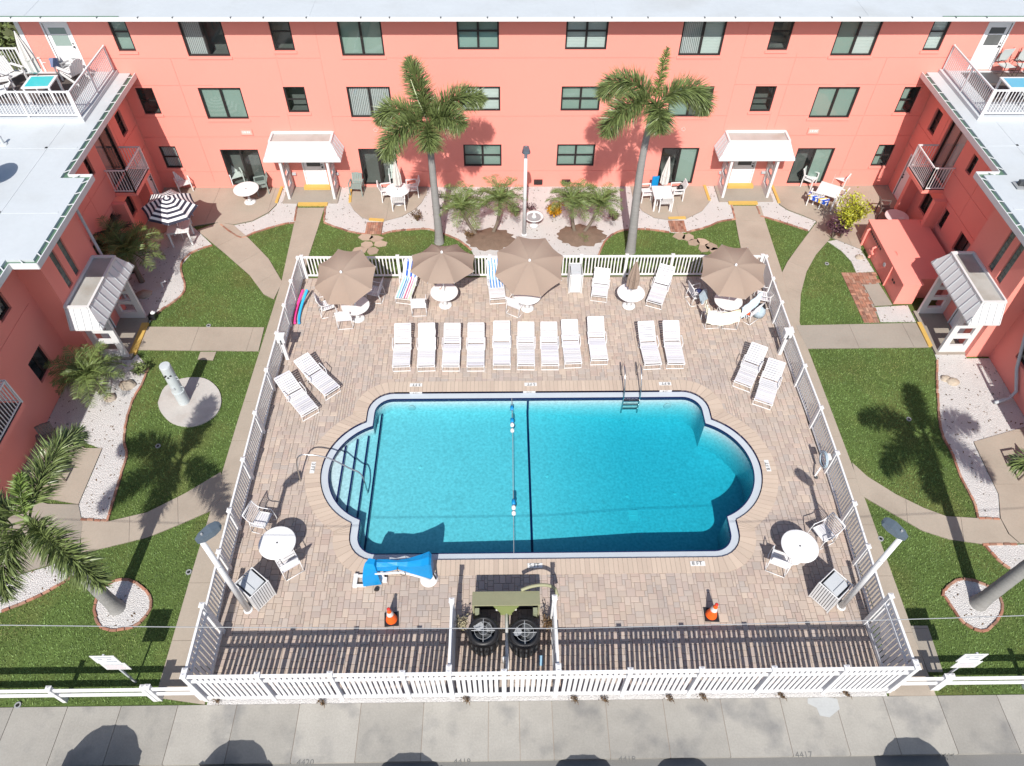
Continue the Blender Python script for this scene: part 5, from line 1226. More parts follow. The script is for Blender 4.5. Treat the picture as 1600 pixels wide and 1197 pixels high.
closed('pale closed umbrella at the white square table by the sliding door', (6.066,27.828,0.75)[:2], .85, 2.15, UMBW, .16, lean=(.05, .05))
t = thing('blue_towel', 'bright blue towel on a chair back by the sliding door', 'towel', (5.792,28.292,0.5)); obj('cloth', MB().box((0, 0, .2), (.32, .07, .5), rz=.1).box((0, .05, .2), (.32, .03, .46), rz=.1), BLUE, t)
t = thing('black_bag', 'black bag on the chair at the white square table', 'bag', (6.892,27.91,0.45)); obj('body', MB().lathe([(0, 0), (.13, .02), (.14, .2), (.05, .3)], 9), BLACKM, t, smooth=True); obj('strap', MB().tube([(-.08, 0, .25), (0, .02, .4), (.08, 0, .25)], .015, 5), BLACKM, t)
t = thing('striped_towel', 'blue and yellow striped towel hung on the tilted square table chairs', 'towel', (13.008,27.127,0.6)); obj('cloth', MB().box((0, 0, .03), (.95, .22, .03), rz=R(-38), rx=.3).box((.04, -.1, -.08), (.9, .03, .22), rz=R(-38)), stripe_mat('blue_yellow_stripes', [(0, (.02, .08, .45)), (.3, WH), (.5, (.6, .42, .03)), (.7, (.02, .08, .45)), (.85, WH)], 3.5, 1), t)
# striped umbrella in the left corner
STR = stripe_mat('navy_white_rings', [(0, (.025, .025, .04)), (.5, WH)], 6.4, 2)
def ringmat():
    m = PM('striped_canopy', (.5, .5, .5), .85, .03, 3, .03, 80, 0); n, l = m.node_tree.nodes, m.node_tree.links
    uv = n.new('ShaderNodeUVMap'); sp = n.new('ShaderNodeSeparateXYZ'); l.new(uv.outputs[0], sp.inputs[0])
    fr = n.new('ShaderNodeMath'); fr.operation = 'FRACT'; mu = n.new('ShaderNodeMath'); mu.operation = 'MULTIPLY'; mu.inputs[1].default_value = 6; l.new(sp.outputs[0], mu.inputs[0]); l.new(mu.outputs[0], fr.inputs[0])
    rp = n.new('ShaderNodeValToRGB'); rp.color_ramp.interpolation = 'CONSTANT'; rp.color_ramp.elements[0].color = (.72, .72, .72, 1); rp.color_ramp.elements[1].position = .5; rp.color_ramp.elements[1].color = (.03, .03, .05, 1)
    l.new(fr.outputs[0], rp.inputs[0]); l.new(rp.outputs[0], n['Principled BSDF'].inputs['Base Color']); return m
STRP = ringmat()
sp_ = (-15.007,25.037,1.7)
su = umbrella('navy and white striped umbrella in the left corner', (sp_[0], sp_[1]), (sp_[0], sp_[1]), (.12, -.1), .2, r=1.1, mats=STRP, h=.5, zc=1.75, group='striped umbrella')
for o in su.children:
    if o.name.startswith('canopy_panel'):
        me = o.data; uvl = me.uv_layers.new(name='UVMap')
        for lp in me.loops: uvl.data[lp.index].uv = ((lp.vertex_index // 5) / 5.0, .5)
sqtable('white square table under the striped umbrella', (sp_[0], sp_[1]), .2, .9, .9)
# right corner shaded set
t = ptable('pale round table with a paper on it, in the shade beside the pink shed', (15.965,25.597,0.75), .5, .72, False, 'shaded table', PM('pinkish_plastic', (.62, .50, .50), .5, .04, 3, 0, 20, 0))
t = thing('paper_sheet', 'white paper lying on the shaded round table', 'paper', (16.086,25.403,0.76)); obj('sheet', MB().box((0, 0, 0), (.22, .16, .004), rz=.2), TILE, t)
BRN = resin(PM('brown_metal_chair', (.13, .10, .09), .5, .1, 4, 0, 20, 0), 'b')
rchair('brown chair left of the shaded round table by the pink shed', (15.893,26.552,0), R(-10), BRN)
rchair('dark chair under the left palm fronds at the patio edge', (-15.723,12.994,0), R(20), BRN); rchair('dark chair at the right picture edge on the patio', (15.724,12.851,0), R(190), BRN)
rchair('second dark chair under the left palm fronds', (-16.251,14.138,0), R(-60), BRN)

# ---- terrace furniture
def adir(col):
    seat, back, fr = MB(), MB(), MB()
    for k in range(6): seat.bar((-.27, .32 - k * .1, .36 - k * .022), (.27, .32 - k * .1, .36 - k * .022), .085, .022)
    for k in range(7):
        x = -.24 + k * .08; L = .78 - .02 * (k - 3) ** 2; back.add([(x - .035, -.26, .28), (x + .035, -.26, .28), (x * 1.15 + .038, -.26 - L * .45, .28 + L * .9), (x * 1.15 - .038, -.26 - L * .45, .28 + L * .9)] + [(x - .035, -.285, .27), (x + .035, -.285, .27), (x * 1.15 + .038, -.285 - L * .45, .27 + L * .9), (x * 1.15 - .038, -.285 - L * .45, .27 + L * .9)], [(0, 1, 2, 3), (7, 6, 5, 4), (0, 3, 7, 4), (1, 5, 6, 2), (3, 2, 6, 7)])
    for s in (-1, 1): fr.bar((s * .34, -.42, .52), (s * .34, .38, .56), .11, .025); fr.bar((s * .31, .34, 0), (s * .31, .34, .55), .07, .03); fr.bar((s * .31, .36, .34), (s * .31, -.62, .02), .03, .1)
    return [('seat_slats', seat.mesh('seat_slats', col)), ('back_slats', back.mesh('back_slats', col)), ('side_frame', fr.mesh('side_frame', col))]
ADW, ADG = adir(PLASTIC), adir(MGREY)
def adk(lab, p, rz, kit):
    t = thing('adirondack_chair', lab, 'chair', p, rz - PI / 2, 'wide slatted chairs on the left roof terrace')
    for k, me in kit: stuff(inst(k, me, t))
    return t
TZ = 5.6
adk('large white slatted chair at the far left of the roof terrace', (-20.607,28.02,5.6), R(-30), ADW); adk('white slatted chair in front of the terrace door', (-19.557,29.289,5.6), R(-75), ADW)
adk('grey slatted chair right of the terrace door', (-18.82,28.856,5.6), R(-120), ADG); adk('white slatted chair in the terrace corner by the railing', (-18.325,28.221,5.6), R(150), ADW); adk('white slatted chair at the left picture edge on the terrace', (-20.606,26.915,5.6), R(10), ADW); adk('low white slatted chair near the terrace corner post', (-18.004,29.615,5.6), R(200), ADW)
sqtable('white table with a teal top on the left roof terrace', (-18.775,26.656,6.3), .05, 1.05, .95, z0=TZ, top=TEAL)
closed('pale closed umbrella in the teal table on the left roof terrace', (-18.984,27.052,6.3)[:2], .85, 2.3, UMBW, .2, base=TZ, lean=(-.1, .1))
sqtable('white table with a pale blue top on the right roof terrace', (18.725,26.457,6.3), 0, 1.2, .9, z0=TZ, top=SKYB)
SLG = PM('pale_grey_sling', (.48, .51, .50), .7, .05, 4, .05, 60, 0)
def schair(lab, p, rz):
    t = thing('sling_chair', lab, 'chair', p, rz - PI / 2, 'sling chairs on the right roof terrace'); mb = MB()
    for s in (-.26, .26): mb.tube(smooth_line([(s, .25, .02), (s, .24, .58), (s, -.1, .6), (s, -.22, .45), (s, -.34, .98)], 3), .014, 6); mb.tube([(s, -.3, .02), (s, .2, .3)], .014, 6)
    obj('frame', mb, ROBE, t); obj('seat', MB().box((0, 0, .42), (.5, .48, .012), rx=.08), SLG, t); obj('backrest', MB().box((0, -.29, .72), (.5, .56, .012), rx=R(75)), SLG, t)
schair('left sling chair behind the blue table on the right terrace', (19.251,28.443,5.6), R(-80)); schair('right sling chair behind the blue table on the right terrace', (19.992,28.442,5.6), R(-95)); schair('sling chair before the blue table, at the right terrace railing', (18.98,26.398,5.6), R(110))
t = thing('cushion', 'blue grey cushion on the white chair by the terrace door', 'cushion', (-19.072,28.59,6.1)); obj('pad', MB().box((0, 0, 0), (.3, .1, .34), rx=-.4), PM('slate_cushion', (.14, .17, .28), .9, .1, 4, 0, 20, 0), t)
t = thing('door_mat', 'dark mat before the right terrace door', 'mat', (18.647,28.222,5.605)); obj('mat', MB().box((0, 0, .006), (.9, .8, .012)), DGREY, t)

# ================================================================ plants
def frond(L, e0, e1, nleaf, leaf, plume, seed, width=.0165, curl=0.0):
    """local: starts at the origin and heads along +x; e0/e1 start and end elevation"""
    rd = random.Random(seed); n = 16; P = [Vector((0, 0, 0))]; T = []
    for i in range(n):
        f = (i + .5) / n; e = e0 + (e1 - e0) * f ** 1.15; a = curl * f
        T.append(Vector((math.cos(e) * math.cos(a), math.cos(e) * math.sin(a), math.sin(e)))); P.append(P[-1] + T[-1] * (L / n))
    mb = MB(); mb.tube(P, [.028 * (1 - .85 * i / n) + .004 for i in range(n + 1)], 5)
    for k in range(nleaf):
        f = .10 + .90 * (k + rd.random()) / nleaf; i = min(n - 1, int(f * n)); p = P[i].lerp(P[i + 1], f * n - i); t = T[i]
        side = t.cross(Vector((0, 0, 1))).normalized(); up = side.cross(t).normalized()
        if plume: phi = rd.uniform(0, 2 * PI); rad = side * math.cos(phi) + up * math.sin(phi); d = t * rd.uniform(.35, .75) + rad * .95
        else: s = 1 if k % 2 else -1; rad = side * s; d = t * rd.uniform(.45, .65) + rad * .9 + up * rd.uniform(.0, .35)
        d.normalize(); l = leaf * (math.sin(PI * min(1, max(0, .12 + .86 * f))) ** .6 + .15) * rd.uniform(.8, 1.15)
        w = d.cross(Vector((rd.uniform(-1, 1), rd.uniform(-1, 1), rd.uniform(-1, 1)))).normalized() * width * rd.uniform(.7, 1.1)
        m = p + d * l * .5; e = p + d * l + Vector((0, 0, -.16 * l * rd.uniform(.3, 1.3)))
        mb.add([p - w * .4, p + w * .4, m + w, m - w, e], [(0, 1, 2, 3), (3, 2, 4)])
    return mb
def trunk_mb(pts, rs, n=12, rings=True):
    P = smooth_line(pts, 10); rr = []
    for i in range(len(P)):
        f = i / (len(P) - 1) * (len(rs) - 1); k = min(int(f), len(rs) - 2); r = rs[k] + (rs[k + 1] - rs[k]) * (f - k)
        rr.append(r * (1 + (.035 if rings and i % 2 else 0)))
    return MB().tube(P, rr, n)
def foxtail(lab, base, pts, rs, shaft, fronds, spear=None, group='tall foxtail palms'):
    """pts: trunk points relative to base; fronds: (azimuth, e0, e1, length)"""
    t = thing('foxtail_palm', lab, 'palm tree', base, 0, group)
    obj('trunk', trunk_mb(pts, rs), TRUNK, t, smooth=True)
    top = Vector(pts[-1]); d = (top - Vector(pts[-2])).normalized(); ctr = top + d * shaft
    obj('crownshaft', MB().tube([top - d * .1, top + d * shaft * .3, top + d * shaft * .75, ctr + d * .1], [rs[-1] * 1.02, rs[-1] * 1.25, rs[-1] * .85, rs[-1] * .4], 12), GTRUNK, t, smooth=True)
    for k, (az, e0, e1, L) in enumerate(fronds):
        fr = obj('frond', frond(L, R(e0), R(e1), int((430 if base[1] > 20 else 360) * L), .66 if base[1] > 20 else .54, True, k * 7 + int(abs(base[0]) * 10), curl=random.uniform(-.25, .25)), LEAFD, t, ctr + Vector((.05 * math.cos(R(az)), .05 * math.sin(R(az)), -.05)), (0, 0, R(az)), smooth=False)
    if spear:
        az, e0, e1, L = spear
        obj('young_frond', frond(L, R(e0), R(e1), 460, .30, True, 99, width=.014), LEAFL, t, ctr, (0, 0, R(az)))
    return t
foxtail('left tall palm by the far fence, standing before the pink facade', (-3.98, 24.87, 0), [(0, 0, -.1), (.02, 0, .5), (.0, 0, 2.5), (-.02, 0, 4.7)], [.24, .17, .145, .12], .85,
        [(118, 84, 12, 2.5), (20, 64, -42, 2.6), (172, 52, -68, 2.3), (218, 42, -98, 2.5), (332, 56, -38, 1.7), (275, 30, -80, 1.2)])
LP_ = [o for o in COL.objects if o.name == 'foxtail_palm'][0]
obj('spear_leaf', MB().tube([(-.02, 0, 5.6), (-.3, .1, 6.4), (-.52, .2, 7.2)], [.03, .025, .01], 6), PM('pale_spear', (.42, .47, .28), .6, .05, 3, 0, 20, 0), LP_, smooth=True)
foxtail('right tall palm by the far fence, its trunk leaning left', (4.24, 24.2, 0), [(0, 0, -.1), (-.01, 0, .6), (-.12, 0, 3.2), (-.12, 0, 5.0), (-.06, 0, 5.9)], [.25, .19, .155, .13, .12], .8,
        [(160, 64, -78, 2.5), (207, 34, -80, 2.4), (10, 52, -88, 2.6), (268, 40, -75, 1.5)], (60, 84, 66, 1.9))
foxtail('near left palm, its crown at the left picture edge', (-12.34, 8.54, 0), [(0, 0, -.1), (-.02, 0, .4), (-.03, 0, 2.2), (.0, 0, 4.2)], [.27, .185, .16, .13], .9,
        [(76, 40, -45, 2.7), (320, 26, -62, 2.7), (215, 22, -62, 2.5), (165, 35, -50, 2.4), (258, 10, -75, 1.9)], (95, 70, 20, 1.1))
foxtail('near right palm, leaning out of the right picture edge', (12.43, 8.39, 0), [(0, 0, -.1), (.03, .0, .5), (.15, .02, 2.5), (.3, .05, 5.1)], [.27, .19, .165, .14], .9,
        [(150, 28, -48, 2.3), (78, 35, -40, 2.2), (205, 12, -62, 2.2), (255, 18, -70, 2.2), (320, 25, -55, 2.2), (15, 30, -50, 2.2)], (90, 75, 30, 1.1))
# feather palms
def date_palm(lab, base, pts, r, nf, L, group, leafm=LEAFP, seed=0, e=(78, 8), droop=50):
    t = thing('feather_palm', lab, 'palm', base, 0, group); rd = random.Random(seed)
    obj('trunk', trunk_mb(pts, [r * 1.25, r, r * .95, r * 1.3], 9), BTRUNK, t, smooth=True)
    top = Vector(pts[-1])
    for k in range(nf):
        az = 2 * PI * k * .382 * 1.0 + rd.uniform(-.2, .2); f = k / nf; e0 = e[0] + (e[1] - e[0]) * f
        obj('frond', frond(L * rd.uniform(.85, 1.1), R(e0), R(e0 - droop - rd.uniform(0, 30)), int(84 * L), .27 * L, False, seed * 50 + k, width=.010, curl=rd.uniform(-.3, .3)), leafm, t, top, (0, 0, az))
    return t
gp = 'slender date palms in pairs before the facade'
date_palm('leftmost leaning date palm of the left pair before the facade', (-2.415,25.434,0), [(0, 0, 0), (-.25, .03, .45), (-.48, .05, .95), (-.52, .05, 1.35)], .07, 20, 1.25, gp, seed=1)
date_palm('right upright date palm of the left pair before the facade', (-1.658,25.474,0), [(0, 0, 0), (.2, .05, .5), (.3, .08, 1.1), (.33, .08, 1.7)], .065, 20, 1.15, gp, seed=2)
date_palm('left upright date palm of the right pair, beside the golden shrub', (1.946,25.495,0), [(0, 0, 0), (-.12, .02, .5), (-.2, .05, 1.1), (-.22, .06, 1.6)], .07, 20, 1.15, gp, seed=3)
date_palm('right leaning date palm of the right pair before the facade', (2.309,25.448,0), [(0, 0, 0), (.25, .05, .4), (.48, .1, .95), (.6, .12, 1.45)], .065, 20, 1.15, gp, seed=4)
date_palm('feather palm in the gravel between the left porch and the striped umbrella', ((-15.994,22.412,0)[0], (-15.994,22.412,0)[1], 0), [(0, 0, 0), (-.02, .02, .5), (.0, .05, 1.0), (.0, .05, 1.5)], .1, 24, 1.5, 'feather palms along the left wing', seed=5)
date_palm('low feather palm in the shade against the left wing', (-16.497,23.005,0), [(0, 0, 0), (-.2, .1, .6), (-.45, .25, 1.2), (-.5, .3, 1.6)], .08, 14, 1.1, 'feather palms along the left wing', PM('shade_painted_leaf', (.06, .06, .04), .6, .2, 3, .1, 20, 0, rnd=.3), seed=6)  # leaf colour darkened to paint in the shade beside the wing
date_palm('feather palm among boulders below the left porch', ((-15.569,16.577,0)[0], (-15.569,16.577,0)[1], 0), [(0, 0, 0), (-.05, .0, .3), (-.08, .0, .6), (-.08, 0, .9)], .11, 26, 1.3, 'feather palms along the left wing', seed=7)
# leafy shrubs
def shrub(lab, base, r, h, n, leaf, mat, name='shrub', stems=5, gap=.0, cat='shrub'):
    t = thing(name, lab, cat, base); rd = random.Random(int(r * 1000) + n); mb = MB(); sb = MB(); tips = []
    for k in range(stems):
        a = 2 * PI * k / stems + rd.uniform(-.3, .3); q = rd.uniform(.3, .8)
        mid = Vector((math.cos(a) * r * q * .4, math.sin(a) * r * q * .4, h * .45)); tip = Vector((math.cos(a) * r * q, math.sin(a) * r * q, h * rd.uniform(.7, 1)))
        sb.tube([(0, 0, 0), mid, tip], [.03, .02, .008], 5); tips.append((mid, tip))
        for _ in range(3):
            b = mid.lerp(tip, rd.random()); e = b + Vector((rd.uniform(-1, 1) * r * .5, rd.uniform(-1, 1) * r * .5, rd.uniform(.0, .35) * h)); sb.tube([b, e], [.01, .004], 4); tips.append((b, e))
    for k in range(n):
        a, b = rd.choice(tips); p = a.lerp(b, rd.random() ** .5) + Vector((rd.gauss(0, .09), rd.gauss(0, .09), rd.gauss(0, .07))) * r * 1.6
        if p.z < .06: p.z = .06 + rd.random() * .1
        d = Vector((rd.gauss(0, 1), rd.gauss(0, 1), rd.gauss(.35, .8))).normalized(); w = d.cross(Vector((rd.gauss(0, 1), rd.gauss(0, 1), rd.gauss(0, 1)))).normalized(); l = leaf * rd.uniform(.6, 1.25)
        mb.add([p, p + d * l * .5 + w * l * .2, p + d * l, p + d * l * .5 - w * l * .2], [(0, 1, 2, 3)])
    obj('stems', sb, BTRUNK, t); stuff(obj('foliage', mb, mat, t))
    return t
shrub('yellow green leafy shrub on the path beside the pink shed', (13.557,25.02,0), .8, 1.75, 2600, .13, LEAFY, stems=9)
shrub('purple leaved shrub beside the yellow green shrub', (13.191,25.022,0), .55, .9, 1200, .12, LEAFR)
shrub('golden yellow shrub in the white gravel by the bird bath', (1.103,26.643,0), .32, .5, 420, .2, LEAFO, stems=7)
shrub('small purple shrub at the left of the gravel by the bird bath', (0.074,26.932,0), .25, .35, 150, .1, LEAFR)
shrub('sparse grey purple shrub right of the left date palms', (-0.654,26.654,0), .3, .45, 300, .12, LEAFR)
shrub('sparse reddish shrub at the foot of the right tall palm', (3.723,26.302,0), .3, .4, 300, .1, LEAFR)
shrub('sparse pale shrub right of the left tall palm', (-5.031,26.356,0), .35, .35, 220, .1, DRYL)
shrub('low dark shrub among the boulders below the left porch', (-14.443,17.475,0), .35, .35, 420, .12, LEAFD)
shrub('low green plant in the mulch under the right date palms', (2.302,25.006,0), .3, .12, 300, .06, LEAFP)
shrub('small dark plant in front of the left date palm mulch', (-2.716,25.127,0), .22, .35, 200, .1, DRYL)
shrub('green bush against the right wing at the palm shadow', (18.238,17.886,0), .3, .4, 260, .12, LEAFD)
shrub('tangled dry plant left of the left heat pump', (-2.443,7.773,0), .22, .7, 260, .09, PM('pale_dry_leaf', (.30, .27, .18), .9, .2, 4, .1, 20, 0, rnd=.4, spec=.1))
shrub('tangled dry plant right of the right heat pump', (-0.069,7.745,0), .22, .75, 260, .08, DRYL)
for k, (p, h) in enumerate((((0.574,5.849,0), .14), ((1.369,5.839,0), .1), ((3.083,5.835,0), .2), ((3.975,5.872,0), .16), ((6.075,5.88,0), .12), ((7.812,5.907,0), .12), ((-2.268,5.867,0), .16), ((-6.054,5.849,0), .12), ((-8.826,5.946,0), .14))):
    shrub(['small weed below the fence right of the heat pumps', 'tiny weed by the fourth fence post right of the heat pumps', 'largest weed tuft at the foot of the near fence', 'weed tuft right of the largest one at the near fence', 'small weed below the near fence, right third', 'small weed at the near fence by the right corner', 'small weed below the heat pump fence', 'small weed below the near fence, left part', 'small weed at the near left fence corner'][k], p, .13, h, 70, .06, DRYL, name='weed', stems=4, cat='weed')
# a street tree beyond the far left end
t = thing('street_tree', 'dark tree trunk and crown beyond the left end of the building', 'tree', (-25.5, 33.5, 0))
obj('trunk', trunk_mb([(0, 0, -.1), (.1, 0, 1.5), (.0, .1, 3.2), (-.3, .2, 4.6)], [.5, .36, .3, .2], 10), BTRUNK, t, smooth=True)
mb = MB(); rd = random.Random(3)
for k in range(2600):
    c = Vector((rd.gauss(0, 1), rd.gauss(0, 1), rd.gauss(0, .7))); c = c.normalized() * rd.random() ** .4 * 2.6 + Vector((-1.0, .5, 4.6)); d = Vector((rd.gauss(0, 1), rd.gauss(0, 1), rd.gauss(0, 1))).normalized(); w = d.orthogonal().normalized()
    mb.add([c, c + d * .14 + w * .07, c + d * .28, c + d * .14 - w * .07], [(0, 1, 2, 3)])
stuff(obj('crown', mb, LEAFD, t))
# grass: short blades over the lawns
def grass():
    N = 330000
    xs = np.concatenate([rng.uniform(-18, -9.3, int(N * .44)), rng.uniform(9.1, 17.2, int(N * .44)), rng.uniform(-9.6, 9.6, int(N * .12))])
    k1, k2 = int(N * .44), int(N * .88)
    ys = np.concatenate([rng.uniform(5.9, 28, k1), rng.uniform(5.9, 28, k1), rng.uniform(22.6, 26.2, len(xs) - 2 * k1)])
    ok = np.ones(len(xs), bool)
    for p in COVER: ok &= ~inpoly(xs, ys, p)
    ok &= ~((np.abs(xs) > 16.9) | ((np.abs(xs) > 15.0) & (ys > 18) & (ys < 20.9)) | ((xs > 14.35) & (ys > 20.8) & (ys < 25)))
    xs, ys = xs[ok], ys[ok]; n = len(xs)
    a = rng.uniform(0, 2 * PI, n); h = rng.uniform(.02, .055, n) ; w = rng.uniform(.008, .016, n); ln = rng.uniform(.015, .07, n); b = a + rng.uniform(-1.2, 1.2, n) + PI / 2
    v = np.empty((n, 3, 3)); v[:, 0, 0] = xs - np.cos(a) * w; v[:, 0, 1] = ys - np.sin(a) * w; v[:, 1, 0] = xs + np.cos(a) * w; v[:, 1, 1] = ys + np.sin(a) * w; v[:, :2, 2] = -.022
    v[:, 2, 0] = xs + np.cos(b) * ln; v[:, 2, 1] = ys + np.sin(b) * ln; v[:, 2, 2] = h - .02
    me = bpy.data.meshes.new('grass'); me.vertices.add(3 * n); me.vertices.foreach_set('co', v.ravel()); me.loops.add(3 * n); me.loops.foreach_set('vertex_index', np.arange(3 * n, dtype=np.int32)); me.polygons.add(n); me.polygons.foreach_set('loop_start', np.arange(0, 3 * n, 3, dtype=np.int32)); me.polygons.foreach_set('loop_total', np.full(n, 3, np.int32))
    me.materials.append(GRASS); me.update(); me.validate()
    o = stuff(inst('grass', me)); return n
grass()
# leaf litter on the gravel
def litter():
    mb = MB(); rd = random.Random(5); beds = [o for o in COL.objects if o.name.startswith('gravel_bed')]
    for o in beds:
        vs = [v.co for v in o.data.vertices if v.co.z > -.01]; poly = [(p.x, p.y) for p in vs]
        x0, x1, y0, y1 = min(p[0] for p in poly), max(p[0] for p in poly), min(p[1] for p in poly), max(p[1] for p in poly)
        n = int((x1 - x0) * (y1 - y0) * 12); xs, ys = rng.uniform(x0, x1, n), rng.uniform(y0, y1, n); k = inpoly(xs, ys, poly)
        for x, y in zip(xs[k], ys[k]):
            l = rd.uniform(.015, .06); a = rd.random() * 6.28; c, s = math.cos(a) * l, math.sin(a) * l
            mb.add([(x - c, y - s, .004), (x + s * .4, y - c * .4, .012), (x + c, y + s, .006), (x - s * .4, y + c * .4, .014)], [(0, 1, 2, 3)])
    stuff(obj('leaf_litter', mb, DRYL))
litter()

# ================================================================ lamps, machines, signs, small things, cars
def lamp(lab, p, h, az):
    t = thing('lamp_post', lab, 'lamp post', p[:2], 0, 'white lamp posts with dark heads around the pool')
    obj('pole', MB().tube([(0, 0, 0), (0, 0, h)], [.085, .065], 14), WPAINT, t, smooth=True); obj('base_plate', MB().lathe([(.13, 0), (.13, .02), (.09, .04)], 14), WPAINT, t)
    c, s = math.cos(az), math.sin(az)
    hd = MB(); pr = [(-.10, .07, .06), (.05, .14, .10), (.32, .17, .11), (.5, .14, .07), (.56, .06, .04)]; vs = []
    for x, w, z in pr: vs += [(x, -w, -z * .4), (x, w, -z * .4), (x, w * .75, z), (x, -w * .75, z)]
    fs = [(0, 3, 2, 1), (16, 17, 18, 19)] + [(i * 4 + k, i * 4 + (k + 1) % 4, (i + 1) * 4 + (k + 1) % 4, (i + 1) * 4 + k) for i in range(4) for k in range(4)]
    HD = bpy.data.materials.get('lamp_head_grey') or PM('lamp_head_grey', (.085, .11, .135), .4, .15, 5, .1, 20, .05, 30)
    hd.add(vs, fs); o = obj('lamp_head', hd, HD, t, (0, 0, h + .08), (0, -.15, az))
    obj('lens', MB().b(.12, .48, -.11, .11, -.055, -.045), ALU, o); obj('neck', MB().tube([(0, 0, h - .02), (0, 0, h + .1)], .05, 10), BRONZE, t); obj('fitting', MB().lathe([(.03, 0), (.03, .05)], 8), MGREY, o, (.1, 0, .09))
lamp('near left lamp post leaning into view over the side fence', (-8.587,8.438,0), 4.15, R(42)); lamp('near right lamp post leaning into view over the side fence', (8.427,8.339,0), 4.15, R(132)); lamp('far lamp post between the date palms before the facade', (-0.288,25.376,0), 4.15, R(-90))

# grey cylinder post on the round pad
t = thing('grey_post', 'pale grey cylindrical post with small fittings on the round concrete pad', 'post', (-12.522,16.081,0))
GP = PM('pale_grey_paint', (.46, .50, .51), .5, .06, 3, .04, 20, .05, 20)
obj('column', MB().lathe([(.20, .03), (.20, .62), (.185, .63), (.185, 1.9), (.17, 1.95), (.02, 1.96)], 22), GP, t, smooth=False)
obj('collar', MB().lathe([(.215, .6), (.215, .66)], 22), GP, t)
obj('dial', MB().lathe([(.06, 0), (.06, .03), (.035, .035)], 14), ALU, t, (0, -.185, .95), (PI / 2, 0, 0))
for dx, dz in ((-.07, 1.55), (-.02, 1.62), (.03, 1.52), (.11, 1.58)): obj('fitting', MB().b(-.025, .025, -.03, .01, -.02, .02), BLACKM, t, (dx, -math.sqrt(max(0, .185 ** 2 - dx * dx)), dz))
for z in (.75, 1.25): obj('side_handle', MB().tube([(.17, -.02, z), (.25, -.04, z), (.25, -.04, z + .14), (.17, -.02, z + .14)], .012, 5), GP, t)

# heat pumps
def heat_pump(lab, p, a0):
    t = thing('heat_pump', lab, 'heat pump', p[:2], 0, 'black round heat pumps behind the near fence'); r = .41
    obj('base', MB().lathe([(r * .97, 0), (r * .97, .1)], 30), BLACKM, t)
    mb = MB()
    for k in range(30):
        a = 2 * PI * k / 30; mb.box((math.cos(a) * r, math.sin(a) * r, .37), (.025, .066, .55), rz=a)
    stuff(obj('louvres', mb, DGREY, t)); obj('drum', MB().lathe([(r * .94, .1), (r * .94, .64)], 30, cap=False), BLACKM, t)
    obj('top_shroud', MB().lathe([(r * 1.02, .62), (r * 1.03, .74), (r * .97, .82), (r * .80, .85), (r * .77, .83), (r * .76, .60)], 36, cap=False), BLACKM, t, smooth=True)
    obj('shroud_floor', MB().lathe([(.02, .56), (r * .78, .56)], 24, cap=False), BLACKM, t)
    hub = obj('fan_hub', MB().lathe([(.0, .60), (.075, .60), (.075, .70), (.0, .71)], 16), DGREY, t)
    for k in range(4):
        a = a0 + PI / 2 * k; c, s = math.cos(a), math.sin(a); vs = []
        for (rr, w, z) in ((.07, .05, .66), (.17, .13, .67), (.29, .14, .68)): vs += [(rr * c + w * s, rr * s - w * c, z - .05), (rr * c - w * s, rr * s + w * c, z + .04)]
        obj('fan_blade', MB().add(vs, [(0, 1, 3, 2), (2, 3, 5, 4)]), ALU if k == 1 else DGREY, t)
    g = MB()
    for k in range(2): a = PI / 2 * k; g.tube([(-r * .78 * math.cos(a), -r * .78 * math.sin(a), .83), (r * .78 * math.cos(a), r * .78 * math.sin(a), .83)], .008, 4)
    for rr in (.12, .24): g.tube([(rr * math.cos(2 * PI * k / 20), rr * math.sin(2 * PI * k / 20), .83) for k in range(20)], .004, 4, closed=True)
    obj('fan_guard', g, ALU, t); return t
heat_pump('left black heat pump with its fan on top, behind the near fence', (-1.844,7.444,0.83), .6); heat_pump('right black heat pump with its fan on top, behind the near fence', (-0.724,7.378,0.83), 1.2)
t = thing('pump_cabinet', 'olive green cabinet with dark openings behind the heat pumps', 'cabinet', (-1.22, 8.25, 0))
mb = MB().b(-.93, .93, -.16, .18, .92, .98).b(-.93, .93, .14, .18, 0, .92).b(-.93, -.88, -.16, .14, 0, .92).b(.88, .93, -.16, .14, 0, .92)
obj('shell', mb, OLIVE, t); obj('sloping_lid', MB().box((0, .0, 1.02), (1.86, .46, .03), rx=-.25), OLIVE, t)
obj('centre_panel', MB().add([(-.36, -.165, .9), (.36, -.165, .9), (.16, -.175, .45), (-.16, -.175, .45)], [(0, 3, 2, 1)]).b(-.16, .16, -.17, -.15, .3, .45), PM('lime_panel', (.22, .26, .10), .6, .1, 3, 0, 20, 0), t)
obj('inner_wall', MB().b(-.87, .87, .1, .13, .05, .9), BLACKM, t)
for s in (-1, 1): obj('control_box', MB().box((s * .8, -.24, .62), (.12, .12, .4)).box((s * .8, -.31, .66), (.07, .03, .12)), PM('olive_grey', (.23, .25, .17), .6, .1, 3, 0, 20, 0), t)
t = thing('green_hose', 'olive hose curving over the right end of the pump cabinet', 'hose', (-.5, 8.5, 0)); obj('tube', MB().tube(smooth_line([(-.3, 0, 1.0), (.0, .08, 1.06), (.35, .12, 1.05), (.62, .1, .9), (.72, -.05, .7)], 6), .05, 8), OLIVE, t, smooth=True)
t = thing('pipe_run', 'white pipes running between the two heat pumps', 'pipe', (-1.207,7.308,0)); q = (-1.207,7.308,0)
